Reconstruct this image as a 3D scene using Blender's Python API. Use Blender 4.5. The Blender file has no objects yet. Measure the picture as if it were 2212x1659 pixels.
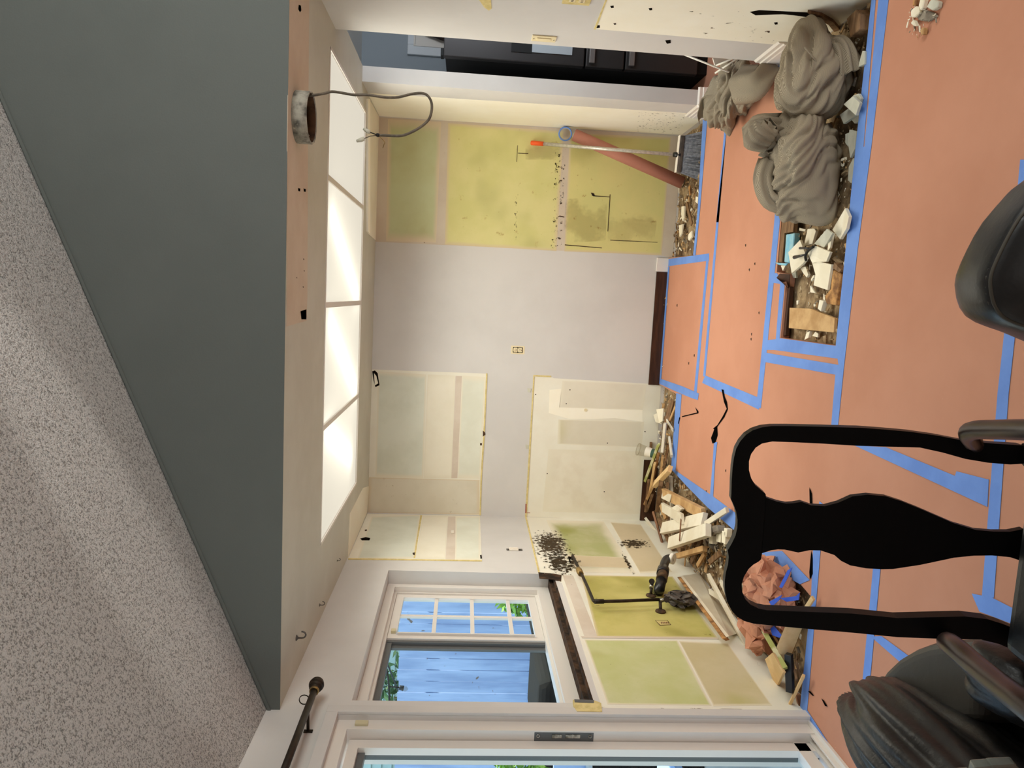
import bpy, bmesh, math, random
from mathutils import Vector, Matrix, noise as mnoise
from mathutils.geometry import tessellate_polygon

random.seed(7)
PI = math.pi
sc = bpy.context.scene
col = sc.collection

# ------------------------------------------------------------------ camera
CW, CH, FPX = 2212.0, 1659.0, 1560.0
EYE = Vector((0, 0, 1.52))
yaw, pit, rol = 0.118467754, -0.0697201090, -0.0424476070
RM = (Matrix.Rotation(yaw, 3, 'Z') @ Matrix.Rotation(pit, 3, 'X') @
      Matrix(((math.cos(rol), 0, math.sin(rol)), (0, 1, 0), (-math.sin(rol), 0, math.cos(rol)))))
right_u, fwd_u, up_u = RM @ Vector((1, 0, 0)), RM @ Vector((0, 1, 0)), RM @ Vector((0, 0, 1))
cam_d = bpy.data.cameras.new('camera')
cam = bpy.data.objects.new('camera', cam_d)
col.objects.link(cam)
m4 = Matrix((-up_u, right_u, -fwd_u)).transposed().to_4x4()
m4.translation = EYE
cam.matrix_world = m4
cam_d.sensor_fit = 'HORIZONTAL'
cam_d.sensor_width = 36.0
cam_d.lens = FPX / CW * 36.0
cam_d.clip_start = 0.05
cam_d.clip_end = 300
sc.camera = cam

# ------------------------------------------------------------------ view, world, sun, big lights
sc.view_settings.view_transform = 'Standard'
sc.view_settings.look = 'None'
sc.view_settings.gamma = 1.0
sc.view_settings.use_curve_mapping = False
sc.view_settings.exposure = 0.0
try:
    sc.cycles.use_denoising = True
    sc.cycles.max_bounces = 10
    sc.cycles.diffuse_bounces = 6
    sc.cycles.transparent_max_bounces = 16
    sc.cycles.sample_clamp_indirect = 6.0
except Exception:
    pass
PANEL = 8.6            # each lit ceiling panel, thrown downwards by the prismatic diffuser
LAMP_POWER = 4.6      # luminous ceiling diffusers
TUBE_POWER = 12.0
BAND_SPOT = 150.0          # spot lamp added out of view for the bright band on the vault
SKY = 1.9
SUN = 12.0
ROOM = 112.0           # area lamps standing in for unseen living-room windows
world = bpy.data.worlds.new('sky')
sc.world = world
world.use_nodes = True
wn = world.node_tree
bgn = wn.nodes['Background']
tcw = wn.nodes.new('ShaderNodeTexCoord')
sep = wn.nodes.new('ShaderNodeSeparateXYZ')
wn.links.new(tcw.outputs['Generated'], sep.inputs[0])
rmp = wn.nodes.new('ShaderNodeValToRGB')
rmp.color_ramp.elements[0].position = 0.0
rmp.color_ramp.elements[0].color = (0.78, 0.88, 1.0, 1)
rmp.color_ramp.elements[1].position = 0.7
rmp.color_ramp.elements[1].color = (0.5, 0.70, 1.0, 1)
wn.links.new(sep.outputs['Z'], rmp.inputs[0])
wn.links.new(rmp.outputs[0], bgn.inputs['Color'])
bgn.inputs['Strength'].default_value = SKY

def lamp(name, kind, loc, rot, energy, color, **kw):
    d = bpy.data.lights.new(name, kind)
    d.energy = energy
    d.color = color
    for k, v in kw.items():
        setattr(d, k, v)
    o = bpy.data.objects.new(name, d)
    o.location = loc
    o.rotation_euler = rot
    col.objects.link(o)
    return o

def aim(o, target):
    o.rotation_euler = (Vector(target) - o.location).to_track_quat('-Z', 'Y').to_euler()

sun = lamp('sun', 'SUN', (6, 8, 12), (0, 0, 0), SUN, (1, 0.93, 0.8), angle=0.01)
aim(sun, (6 - 0.3, 8 - 0.75, 12 - 1.0))
wl = lamp('living_room_window_light', 'AREA', (3.05, 0.7, 2.1), (0, 0, 0), ROOM, (0.97, 1.0, 0.96),
          shape='RECTANGLE', size=2.2, size_y=1.6)
aim(wl, (-0.8, 1.6, 1.6))
ws_ = lamp('south_fill_light', 'AREA', (0.9, -3.05, 1.7), (0, 0, 0), ROOM * 0.06, (1.0, 0.97, 0.93), shape='RECTANGLE', size=2.4, size_y=1.5)  # faint fill lamp added behind the camera; no window is built there
aim(ws_, (0.2, 3.0, 1.2))

gl_ = lamp('ceiling_band_spot', 'SPOT', (3.0, 1.62, 1.2), (0, 0, 0), BAND_SPOT, (1.0, 0.96, 0.88), spot_size=math.radians(21), spot_blend=0.6, shadow_soft_size=0.03)  # added spot inside the room, shaped to draw the bright ceiling band
aim(gl_, (-0.72, 2.33, 2.62))
gl_.scale = (0.36, 1.0, 1.0)

# ------------------------------------------------------------------ pixel of the photograph -> place in the room
H = 2.195; XL = -1.69; YB = 5.45; YH = 2.78; XR = 1.24; XS = 1.253; PIT = -0.042
def ray(x, y):
    return RM @ Vector((-(y - CH / 2), FPX, -(x - CW / 2)))
def onz(x, y, z=0.0):
    d = ray(x, y); return EYE + d * ((z - EYE.z) / d.z)
def ony(x, y, Y):
    d = ray(x, y); return EYE + d * (Y / d.y)
def onx(x, y, X):
    d = ray(x, y); return EYE + d * (X / d.x)
def onp(x, y, p, n):
    d = ray(x, y); n = Vector(n); return EYE + d * ((Vector(p) - EYE).dot(n) / d.dot(n))

# ------------------------------------------------------------------ materials
def lin(c):
    return tuple(((v / 255.0) / 12.92 if v <= 10 else ((v / 255.0 + 0.055) / 1.055) ** 2.4) for v in c)

def new_mat(name):
    m = bpy.data.materials.new(name); m.use_nodes = True
    nt = m.node_tree
    return m, nt, nt.nodes['Principled BSDF']

def N(nt, t, **kw):
    n = nt.nodes.new(t)
    for k, v in kw.items():
        setattr(n, k, v)
    return n

def mixc(nt, fac, a, b):
    n = N(nt, 'ShaderNodeMix', data_type='RGBA')
    if isinstance(fac, (int, float)): n.inputs[0].default_value = fac
    else: nt.links.new(fac, n.inputs[0])
    for i, v in ((6, a), (7, b)):
        if isinstance(v, tuple): n.inputs[i].default_value = (*v[:3], 1)
        else: nt.links.new(v, n.inputs[i])
    return n.outputs[2]

def ramp(nt, src, lo, hi):
    n = N(nt, 'ShaderNodeMapRange'); n.interpolation_type = 'SMOOTHSTEP'
    nt.links.new(src, n.inputs[0])
    n.inputs[1].default_value = lo; n.inputs[2].default_value = hi
    return n.outputs[0]

def tex(nt, scale, detail=4, rough=0.55, stretch=None, coord='Object', off=0.0):
    tc = N(nt, 'ShaderNodeTexCoord')
    mp = N(nt, 'ShaderNodeMapping')
    nt.links.new(tc.outputs[coord], mp.inputs[0])
    if stretch: mp.inputs['Scale'].default_value = stretch
    mp.inputs['Location'].default_value = (off, off * 0.7, off * 1.3)
    n = N(nt, 'ShaderNodeTexNoise')
    n.inputs['Scale'].default_value = scale; n.inputs['Detail'].default_value = detail
    n.inputs['Roughness'].default_value = rough
    nt.links.new(mp.outputs[0], n.inputs['Vector'])
    return n.outputs[0]

def bump(nt, b, height, strength, dist=0.01):
    n = N(nt, 'ShaderNodeBump')
    n.inputs['Strength'].default_value = strength; n.inputs['Distance'].default_value = dist
    nt.links.new(height, n.inputs['Height'])
    nt.links.new(n.outputs[0], b.inputs['Normal'])
    return n

def mat(name, c, c2=None, scale=6, rough=0.7, spec=0.3, bs=None, bstr=0.2, bd=0.004, stretch=None, metal=0.0,
        lo=0.35, hi=0.65, specks=None, speck_scale=60, speck_t=0.68, off=0.0):
    m, nt, b = new_mat(name)
    a = lin(c)
    b.inputs['Roughness'].default_value = rough
    b.inputs['Specular IOR Level'].default_value = spec
    b.inputs['Metallic'].default_value = metal
    out = None
    if c2 is not None:
        out = mixc(nt, ramp(nt, tex(nt, scale, 5, 0.6, stretch, off=off), lo, hi), a, lin(c2))
    if specks is not None:
        out = mixc(nt, ramp(nt, tex(nt, speck_scale, 3, off=off), speck_t, speck_t + 0.05), out if out else a, lin(specks))
    if out: nt.links.new(out, b.inputs['Base Color'])
    else: b.inputs['Base Color'].default_value = (*a, 1)
    if bs: bump(nt, b, tex(nt, bs, 4, off=off), bstr, bd)
    m.diffuse_color = (*a, 1)
    return m

M = {}
M['wall_grey'] = mat('lilac grey wall paint', (212, 209, 205), (205, 202, 198), 1.5, 0.75, bs=220, bstr=0.12, bd=0.002)
M['wall_blue'] = mat('blue grey wall paint', (160, 168, 174), None, rough=0.75, bs=200, bstr=0.1, bd=0.002)
M['header'] = mat('dark slate header paint', (106, 112, 109), (101, 107, 104), 1.2, 0.8, bs=160, bstr=0.25, bd=0.002)
M['ceiling'] = mat('taupe kitchen ceiling paint', (198, 198, 186), (190, 189, 176), 2.5, 0.55, bs=60, bstr=0.06, bd=0.003)
M['raw'] = mat('raw plaster strip', (210, 198, 180), (202, 187, 168), 3, 0.85, specks=(120, 96, 80), speck_scale=22, speck_t=0.74)
M['joint'] = mat('taped joint', (218, 206, 190), (208, 194, 176), 4, 0.85)
M['drywall'] = mat('bare drywall', (236, 233, 218), (230, 225, 208), 2.2, 0.85, specks=(160, 132, 100), speck_scale=30, speck_t=0.76)
M['drywall_pale'] = mat('pale bare drywall', (222, 220, 206), (214, 210, 192), 3, 0.85, off=3)
M['drywall_white'] = mat('white cream drywall', (250, 246, 230), (246, 240, 220), 2, 0.85, specks=(140, 110, 80), speck_scale=40, speck_t=0.79)
M['paper_edge'] = mat('torn yellow paper edge', (226, 208, 148), (206, 188, 126), 30, 0.9)
M['white_trim'] = mat('white trim paint', (232, 224, 214), None, rough=0.45, spec=0.45)
M['white_frame'] = mat('white vinyl frame', (222, 216, 208), None, rough=0.35, spec=0.5)
M['dark_track'] = mat('dark grey channel', (96, 98, 98), None, rough=0.5)  # plain dark grey for tracks, beads and plates
M['rot_wood'] = mat('rotten sill wood', (84, 60, 40), (30, 22, 16), 14, 0.95, specks=(210, 190, 160), speck_scale=50, speck_t=0.72)
M['dark_gap'] = mat('dark wall cavity', (24, 20, 16), None, rough=1.0, spec=0.0)
M['paper'] = mat('salmon floor paper', (196, 140, 113), (187, 131, 104), 1.3, 0.8, spec=0.2, bs=9, bstr=0.18, bd=0.006, specks=(232, 186, 160), speck_scale=120, speck_t=0.75)
M['tape'] = mat('blue painter tape', (108, 146, 214), (98, 135, 204), 5, 0.65, spec=0.3, bs=40, bstr=0.1, bd=0.002)
M['tape_dark'] = mat('deep blue crumpled tape', (46, 84, 190), None, rough=0.6)
M['dirt'] = mat('dirty subfloor', (176, 152, 116), (104, 82, 58), 9, 0.95, specks=(206, 190, 160), speck_scale=34, speck_t=0.66, bs=30, bstr=0.7, bd=0.012)
M['dark_wood'] = mat('dark stained wood', (74, 44, 26), (54, 31, 18), 5, 0.55, stretch=(1, 1, 9), bs=40, bstr=0.1)
M['brown_wood'] = mat('brown wood', (140, 108, 76), (104, 76, 50), 7, 0.7, stretch=(1, 6, 6), bs=60, bstr=0.2)
M['tan_wood'] = mat('tan wood', (204, 166, 116), (176, 136, 88), 9, 0.75, bs=50, bstr=0.2, specks=(120, 78, 44), speck_scale=18, speck_t=0.72)
M['pale_wood'] = mat('pale plywood', (232, 200, 148), (214, 178, 124), 7, 0.75, bs=50, bstr=0.15, specks=(140, 104, 66), speck_scale=14, speck_t=0.74)
M['orange_wood'] = mat('splintered orange wood', (204, 152, 92), (120, 82, 50), 16, 0.8, bs=60, bstr=0.5)
M['red_wood'] = mat('reddish wood', (150, 106, 76), (118, 80, 54), 8, 0.65)
M['white_board'] = mat('white painted board', (228, 220, 200), (216, 204, 180), 5, 0.6)
M['green_board'] = mat('olive painted board', (166, 168, 96), (206, 200, 160), 10, 0.7, lo=0.5, hi=0.6)
M['tile'] = mat('cream plaster fragment', (240, 231, 208), (230, 219, 193), 6, 0.7, specks=(150, 120, 80), speck_scale=45, speck_t=0.76)
M['tile_grey'] = mat('pale grey green tile', (206, 204, 186), (190, 188, 170), 8, 0.5)
M['foam_blue'] = mat('sky blue foam', (120, 186, 214), (160, 200, 210), 20, 0.9)
M['grey_board'] = mat('grey plaster chunk', (150, 140, 124), (110, 100, 88), 14, 0.9)
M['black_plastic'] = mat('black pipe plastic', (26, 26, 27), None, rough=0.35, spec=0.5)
M['pipe_metal'] = mat('tarnished dark pipe', (70, 58, 46), (46, 40, 34), 20, 0.5, metal=0.6)
M['brass'] = mat('old brass', (180, 150, 90), (110, 90, 60), 30, 0.5, metal=0.6)
M['chrome'] = mat('dull chrome', (190, 188, 180), (110, 106, 96), 40, 0.3, metal=0.9)
M['rust'] = mat('rusty wall flange', (96, 72, 48), (60, 46, 34), 30, 0.85)
M['silver_duct'] = mat('grey plastic wrap', (96, 88, 80), (70, 64, 60), 20, 0.5)
M['white_plastic'] = mat('white plastic', (236, 228, 214), None, rough=0.4)
M['ivory'] = mat('ivory plastic', (228, 214, 176), None, rough=0.4)
M['beige_plastic'] = mat('beige plastic', (206, 196, 160), None, rough=0.5)
M['black_hole'] = mat('black slot', (10, 9, 8), None, rough=1.0, spec=0.0)
M['wire'] = mat('grey electric cable sheath', (112, 102, 88), (86, 78, 66), 30, 0.6)
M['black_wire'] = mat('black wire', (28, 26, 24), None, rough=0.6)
M['iron'] = mat('dark bronze metal', (62, 52, 42), (46, 40, 34), 20, 0.45, metal=0.5)
M['hook'] = mat('grey steel hook', (110, 108, 104), None, rough=0.4, metal=0.6)
M['fridge'] = mat('black stainless steel', (62, 60, 60), None, rough=0.38, metal=0.55)
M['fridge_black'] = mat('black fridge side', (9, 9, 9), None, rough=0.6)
M['fridge_handle'] = mat('grey brushed handle', (128, 124, 122), None, rough=0.35, metal=0.5)
M['aluminium'] = mat('brushed aluminium pole', (212, 206, 194), (190, 184, 172), 60, 0.35, metal=0.5)
M['orange'] = mat('orange grip', (240, 96, 40), None, rough=0.5)
M['bristle'] = mat('grey blue bristles', (134, 138, 146), (104, 108, 118), 60, 0.8)
M['roll_paper'] = mat('rolled salmon paper', (178, 120, 102), (168, 111, 94), 3, 0.8)
M['card'] = mat('grey cardboard core', (170, 168, 160), None, rough=0.8)
M['chair_black'] = mat('black lacquered wood', (5, 4, 4), None, rough=0.4, spec=0.12)
M['chair_arm'] = mat('dark mahogany arm', (46, 30, 26), (32, 20, 17), 6, 0.34, spec=0.5)
M['cord_white'] = mat('white enamel wire', (236, 230, 216), None, rough=0.4)
M['red_ink'] = mat('red marker', (150, 60, 50), None, rough=0.8)
M['siding'] = mat('pale green painted siding', (176, 196, 186), None, rough=0.6)
M['patio'] = mat('concrete patio', (190, 186, 178), (170, 166, 158), 3, 0.9)
M['bbq_cover'] = mat('black vinyl cover', (9, 9, 10), (13, 13, 13), 8, 0.85, spec=0.1)
M['blue_fabric'] = mat('blue outdoor fabric', (140, 165, 205), None, rough=0.8)
M['foliage'] = mat('bright green leaves', (150, 190, 80), (90, 140, 50), 8, 0.6)
M['foliage_dark'] = mat('mid green leaves', (90, 120, 70), (60, 84, 50), 8, 0.7)
M['pale_stone'] = mat('sun bleached wall', (235, 228, 210), None, rough=0.9)
M['door_white'] = mat('white inner door', (222, 226, 230), None, rough=0.5)
M['hall_dark'] = mat('brown leather coat', (60, 46, 40), None, rough=0.7)
M['green_label'] = mat('dark green print', (60, 90, 76), None, rough=0.5)

def leather(name, c, c2, rough, wr=0.5):
    m, nt, b = new_mat(name)
    f = tex(nt, 5, 5)
    nt.links.new(mixc(nt, ramp(nt, f, 0.35, 0.65), lin(c), lin(c2)), b.inputs['Base Color'])
    b.inputs['Roughness'].default_value = rough
    b.inputs['Specular IOR Level'].default_value = 0.5
    v = N(nt, 'ShaderNodeTexVoronoi'); v.inputs['Scale'].default_value = 260
    tc = N(nt, 'ShaderNodeTexCoord'); nt.links.new(tc.outputs['Object'], v.inputs['Vector'])
    ad = N(nt, 'ShaderNodeMath', operation='ADD')
    sm = N(nt, 'ShaderNodeMath', operation='MULTIPLY'); sm.inputs[1].default_value = 0.06
    nt.links.new(v.outputs['Distance'], sm.inputs[0])
    nt.links.new(sm.outputs[0], ad.inputs[0]); nt.links.new(tex(nt, 22, 3), ad.inputs[1])
    bump(nt, b, ad.outputs[0], wr, 0.006)
    return m
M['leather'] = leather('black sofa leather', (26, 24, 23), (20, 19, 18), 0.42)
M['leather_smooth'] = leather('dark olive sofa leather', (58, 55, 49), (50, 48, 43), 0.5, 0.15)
M['leather_stool'] = leather('black chair leather', (20, 20, 20), (16, 16, 17), 0.34, 0.2)
M['stitch'] = mat('dark grey stitching', (70, 66, 58), None, rough=0.7)

def popcorn():
    m, nt, b = new_mat('popcorn ceiling texture')
    n1 = tex(nt, 95, 6, 0.62)
    n2 = tex(nt, 210, 4, 0.6, off=5)
    ad = N(nt, 'ShaderNodeMath', operation='ADD')
    nt.links.new(n1, ad.inputs[0]); nt.links.new(n2, ad.inputs[1])
    nt.links.new(mixc(nt, ramp(nt, ad.outputs[0], 0.80, 1.06), lin((160, 158, 155)), lin((240, 238, 235))), b.inputs['Base Color'])  # crevice shade painted into the base colour: low grains darker
    b.inputs['Roughness'].default_value = 0.95
    b.inputs['Specular IOR Level'].default_value = 0.1
    bump(nt, b, ad.outputs[0], 0.9, 0.02)
    return m
M['popcorn'] = popcorn()

def fabric():
    m, nt, b = new_mat('grey woven cloth')
    tc = N(nt, 'ShaderNodeTexCoord')
    ck = N(nt, 'ShaderNodeTexWave'); ck.inputs['Scale'].default_value = 170; ck.bands_direction = 'X'
    ck2 = N(nt, 'ShaderNodeTexWave'); ck2.inputs['Scale'].default_value = 170; ck2.bands_direction = 'Z'
    for k in (ck, ck2): nt.links.new(tc.outputs['Object'], k.inputs['Vector']); k.inputs['Distortion'].default_value = 0.5
    mu = N(nt, 'ShaderNodeMath', operation='MULTIPLY')
    nt.links.new(ck.outputs[1], mu.inputs[0]); nt.links.new(ck2.outputs[1], mu.inputs[1])
    nt.links.new(mixc(nt, mu.outputs[0], lin((122, 111, 94)), lin((196, 183, 160))), b.inputs['Base Color'])
    b.inputs['Roughness'].default_value = 0.95
    b.inputs['Specular IOR Level'].default_value = 0.1
    bump(nt, b, mu.outputs[0], 0.15, 0.001)
    return m
M['cloth'] = fabric()

def fence_mat():
    m, nt, b = new_mat('sky tinted weathered boards')
    n1 = tex(nt, 2.2, 5, 0.6, (2.5, 2.5, 0.35))
    n2 = tex(nt, 9, 2, 0.5, (1, 1, 1.0), off=9)
    c = mixc(nt, ramp(nt, n1, 0.3, 0.7), lin((128, 150, 190)), lin((162, 184, 220)))  # blue of the sky light painted into the weathered boards
    c = mixc(nt, ramp(nt, n2, 0.70, 0.74), c, lin((110, 100, 96)))
    nt.links.new(c, b.inputs['Base Color'])
    b.inputs['Roughness'].default_value = 0.85
    return m
M['fence'] = fence_mat()

def glass(name, tint=(0.9, 0.96, 0.95)):
    m, nt, b = new_mat(name)
    out = nt.nodes['Material Output']
    tr = N(nt, 'ShaderNodeBsdfTransparent'); tr.inputs[0].default_value = (*tint, 1)
    gl = N(nt, 'ShaderNodeBsdfGlossy'); gl.inputs['Roughness'].default_value = 0.02
    mx = N(nt, 'ShaderNodeMixShader'); mx.inputs[0].default_value = 0.012
    nt.links.new(tr.outputs[0], mx.inputs[1]); nt.links.new(gl.outputs[0], mx.inputs[2])
    nt.links.new(mx.outputs[0], out.inputs['Surface'])
    return m
M['glass'] = glass('window glass')
M['cup_clear'] = glass('clear cup plastic', (0.86, 0.84, 0.8))

def emit(name, c, s):
    m, nt, b = new_mat(name)
    b.inputs['Base Color'].default_value = (*c, 1)
    b.inputs['Emission Color'].default_value = (*c, 1)
    b.inputs['Emission Strength'].default_value = s
    return m
def diffuser():
    m, nt, b = new_mat('lit acrylic diffuser')
    out = nt.nodes['Material Output']
    e = N(nt, 'ShaderNodeEmission'); e.inputs[0].default_value = (1.0, 0.92, 0.78, 1); e.inputs[1].default_value = LAMP_POWER * 0.1
    t = N(nt, 'ShaderNodeBsdfTranslucent'); t.inputs[0].default_value = (0.5, 0.5, 0.48, 1)
    a = N(nt, 'ShaderNodeAddShader')
    nt.links.new(e.outputs[0], a.inputs[0]); nt.links.new(t.outputs[0], a.inputs[1])
    nt.links.new(a.outputs[0], out.inputs['Surface'])
    return m
M['diffuser'] = diffuser()
M['tube'] = emit('fluorescent tube', (1.0, 0.93, 0.8), TUBE_POWER)

def patch_mat(name, base, c1, c2, soft=0.06, scale=4, edge_n=0.6, stain=None, seed=0.0, mid=None):
    # bare board whose colour fades into the plaster around its rim
    m, nt, b = new_mat(name)
    uv = N(nt, 'ShaderNodeUVMap')
    sx = N(nt, 'ShaderNodeSeparateXYZ'); nt.links.new(uv.outputs[0], sx.inputs[0])
    nz = tex(nt, 6, 4, off=seed)
    def edge(s):
        a = N(nt, 'ShaderNodeMath', operation='SUBTRACT'); a.inputs[0].default_value = 0.5
        d = N(nt, 'ShaderNodeMath', operation='SUBTRACT'); nt.links.new(s, d.inputs[0]); d.inputs[1].default_value = 0.5
        ab = N(nt, 'ShaderNodeMath', operation='ABSOLUTE'); nt.links.new(d.outputs[0], ab.inputs[0])
        nt.links.new(ab.outputs[0], a.inputs[1]); return a.outputs[0]
    mn = N(nt, 'ShaderNodeMath', operation='MINIMUM')
    nt.links.new(edge(sx.outputs[0]), mn.inputs[0]); nt.links.new(edge(sx.outputs[1]), mn.inputs[1])
    w = N(nt, 'ShaderNodeMath', operation='MULTIPLY_ADD')
    nt.links.new(nz, w.inputs[0]); w.inputs[1].default_value = soft * edge_n
    nt.links.new(mn.outputs[0], w.inputs[2])
    mask = ramp(nt, w.outputs[0], soft * edge_n * 0.5, soft * (1 + edge_n * 0.5))
    c = mixc(nt, ramp(nt, tex(nt, scale, 5, 0.6, off=seed + 2), 0.36, 0.64), lin(c1), lin(c2))
    if mid: c = mixc(nt, ramp(nt, tex(nt, scale * 0.6, 3, off=seed + 7), 0.52, 0.68), c, lin(mid))
    if stain: c = mixc(nt, ramp(nt, tex(nt, scale * 6, 5, 0.65, off=seed + 4), 0.64, 0.72), c, lin(stain))
    nt.links.new(mixc(nt, mask, lin(base), c), b.inputs['Base Color'])
    b.inputs['Roughness'].default_value = 0.85
    b.inputs['Specular IOR Level'].default_value = 0.25
    return m

def stain_mat(name, c, scale, t, c_alpha=1.0, seed=0.0, radial=True, stretch=None, soft=0.05):
    # marks with clear plaster between them
    m, nt, b = new_mat(name)
    out = nt.nodes['Material Output']
    b.inputs['Base Color'].default_value = (*lin(c), 1); b.inputs['Roughness'].default_value = 0.95
    b.inputs['Specular IOR Level'].default_value = 0.0
    f = tex(nt, scale, 5, 0.62, stretch, off=seed)
    if radial:
        uv = N(nt, 'ShaderNodeUVMap')
        d = N(nt, 'ShaderNodeVectorMath', operation='DISTANCE'); nt.links.new(uv.outputs[0], d.inputs[0]); d.inputs[1].default_value = (0.5, 0.5, 0)
        k = N(nt, 'ShaderNodeMath', operation='MULTIPLY_ADD'); nt.links.new(d.outputs['Value'], k.inputs[0])
        k.inputs[1].default_value = -0.55; nt.links.new(f, k.inputs[2])
        f = k.outputs[0]
    mask = ramp(nt, f, t, t + soft)
    if c_alpha < 1:
        mm = N(nt, 'ShaderNodeMath', operation='MULTIPLY'); nt.links.new(mask, mm.inputs[0]); mm.inputs[1].default_value = c_alpha; mask = mm.outputs[0]
    tr = N(nt, 'ShaderNodeBsdfTransparent'); mx = N(nt, 'ShaderNodeMixShader')
    nt.links.new(mask, mx.inputs[0]); nt.links.new(tr.outputs[0], mx.inputs[1]); nt.links.new(b.outputs[0], mx.inputs[2])
    nt.links.new(mx.outputs[0], out.inputs['Surface'])
    return m

# ------------------------------------------------------------------ mesh helpers
class MB:
    def __init__(s): s.v = []; s.f = []; s.mi = []; s.sm = []; s.uv = {}
    def add(s, vs, fs, mi=0, smooth=False):
        o = len(s.v); s.v += [Vector(p) for p in vs]
        for f in fs: s.f.append(tuple(i + o for i in f)); s.mi.append(mi); s.sm.append(smooth)
        return s
    def box(s, a, b, mi=0):
        x0, y0, z0 = a; x1, y1, z1 = b
        return s.add([(x0, y0, z0), (x1, y0, z0), (x1, y1, z0), (x0, y1, z0), (x0, y0, z1), (x1, y0, z1), (x1, y1, z1), (x0, y1, z1)],
                     [(0, 3, 2, 1), (4, 5, 6, 7), (0, 1, 5, 4), (1, 2, 6, 5), (2, 3, 7, 6), (3, 0, 4, 7)], mi)
    def prism(s, poly, ext, mi=0, smooth=False):
        poly = [Vector(p) for p in poly]; ext = Vector(ext); n = len(poly)
        nrm = Vector((0, 0, 0))
        for i in range(n): nrm += poly[i].cross(poly[(i + 1) % n])
        if nrm.dot(ext) < 0: poly.reverse()
        top = [p + ext for p in poly]
        tris = tessellate_polygon([poly])
        fs = []
        for t in tris:
            a, b, c = t
            nn = (poly[b] - poly[a]).cross(poly[c] - poly[a])
            if nn.dot(ext) < 0: b, c = c, b
            fs.append((a, c, b)); fs.append((a + n, b + n, c + n))
        for i in range(n):
            j = (i + 1) % n; fs.append((i, j, j + n, i + n))
        return s.add(poly + top, fs, mi, smooth)
    def tube(s, path, r, seg=8, mi=0, cap=True, smooth=True):
        path = [Vector(p) for p in path]; n = len(path)
        rs = r if isinstance(r, (list, tuple)) else [r] * n
        t0 = (path[1] - path[0]).normalized()
        ref = Vector((0, 0, 1)) if abs(t0.z) < 0.9 else Vector((1, 0, 0))
        u = t0.cross(ref).normalized(); vs = []
        for i, p in enumerate(path):
            t = (path[min(i + 1, n - 1)] - path[max(i - 1, 0)]).normalized()
            u = (u - t * u.dot(t)).normalized(); w = t.cross(u)
            for k in range(seg):
                a = 2 * PI * k / seg
                vs.append(p + (u * math.cos(a) + w * math.sin(a)) * rs[i])
        fs = []
        for i in range(n - 1):
            for k in range(seg):
                k2 = (k + 1) % seg
                fs.append((i * seg + k, i * seg + k2, (i + 1) * seg + k2, (i + 1) * seg + k))
        s.add(vs, fs, mi, smooth)
        if cap:
            o = len(s.v) - len(vs)
            s.f.append(tuple(o + k for k in reversed(range(seg)))); s.mi.append(mi); s.sm.append(False)
            s.f.append(tuple(o + (n - 1) * seg + k for k in range(seg))); s.mi.append(mi); s.sm.append(False)
        return s
    def ring(s, c, axis, ro, ri, h, seg=24, mi=0):
        axis = Vector(axis).normalized(); c = Vector(c)
        ref = Vector((0, 0, 1)) if abs(axis.z) < 0.9 else Vector((1, 0, 0))
        u = axis.cross(ref).normalized(); w = axis.cross(u); vs = []
        for k in range(seg):
            a = 2 * PI * k / seg; d = u * math.cos(a) + w * math.sin(a)
            vs += [c + d * ro, c + d * ri, c + d * ri + axis * h, c + d * ro + axis * h]
        fs = []
        for k in range(seg):
            a = 4 * k; b = 4 * ((k + 1) % seg)
            for i in range(4):
                j = (i + 1) % 4; fs.append((a + i, a + j, b + j, b + i))
        return s.add(vs, fs, mi, True)
    def build(s, name, mats, parent=None, bevel=0.0, segs=2, subsurf=0):
        me = bpy.data.meshes.new(name)
        base = Vector((0, 0, 0))
        p = parent
        while p is not None:
            base = base + p.location; p = p.parent
        me.from_pydata([tuple(v - base) for v in s.v], [], s.f)
        if not isinstance(mats, (list, tuple)): mats = [mats]
        for m in mats: me.materials.append(m)
        for i, p in enumerate(me.polygons):
            p.material_index = s.mi[i]; p.use_smooth = s.sm[i]
        bm = bmesh.new(); bm.from_mesh(me)
        bmesh.ops.recalc_face_normals(bm, faces=bm.faces)
        if bevel > 0:
            bmesh.ops.bevel(bm, geom=[e for e in bm.edges if e.is_manifold and len(e.link_faces) == 2 and e.calc_face_angle(0) > 0.5], offset=bevel, segments=segs, affect='EDGES', profile=0.6, clamp_overlap=True)
        bm.to_mesh(me); bm.free(); me.update()
        o = bpy.data.objects.new(name, me); col.objects.link(o)
        if parent is not None: o.parent = parent
        if subsurf:
            md = o.modifiers.new('sub', 'SUBSURF'); md.levels = subsurf; md.render_levels = subsurf
        return o

def tag(o, label=None, cat=None, group=None, kind=None):
    for k, v in (('label', label), ('category', cat), ('group', group), ('kind', kind)):
        if v: o[k] = v
    return o
def struct(o): o['kind'] = 'structure'; return o
def thing(name, label, cat, loc, group=None):
    o = bpy.data.objects.new(name, None); o.empty_display_size = 0.05
    o.location = loc; col.objects.link(o)
    return tag(o, label, cat, group)

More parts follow.
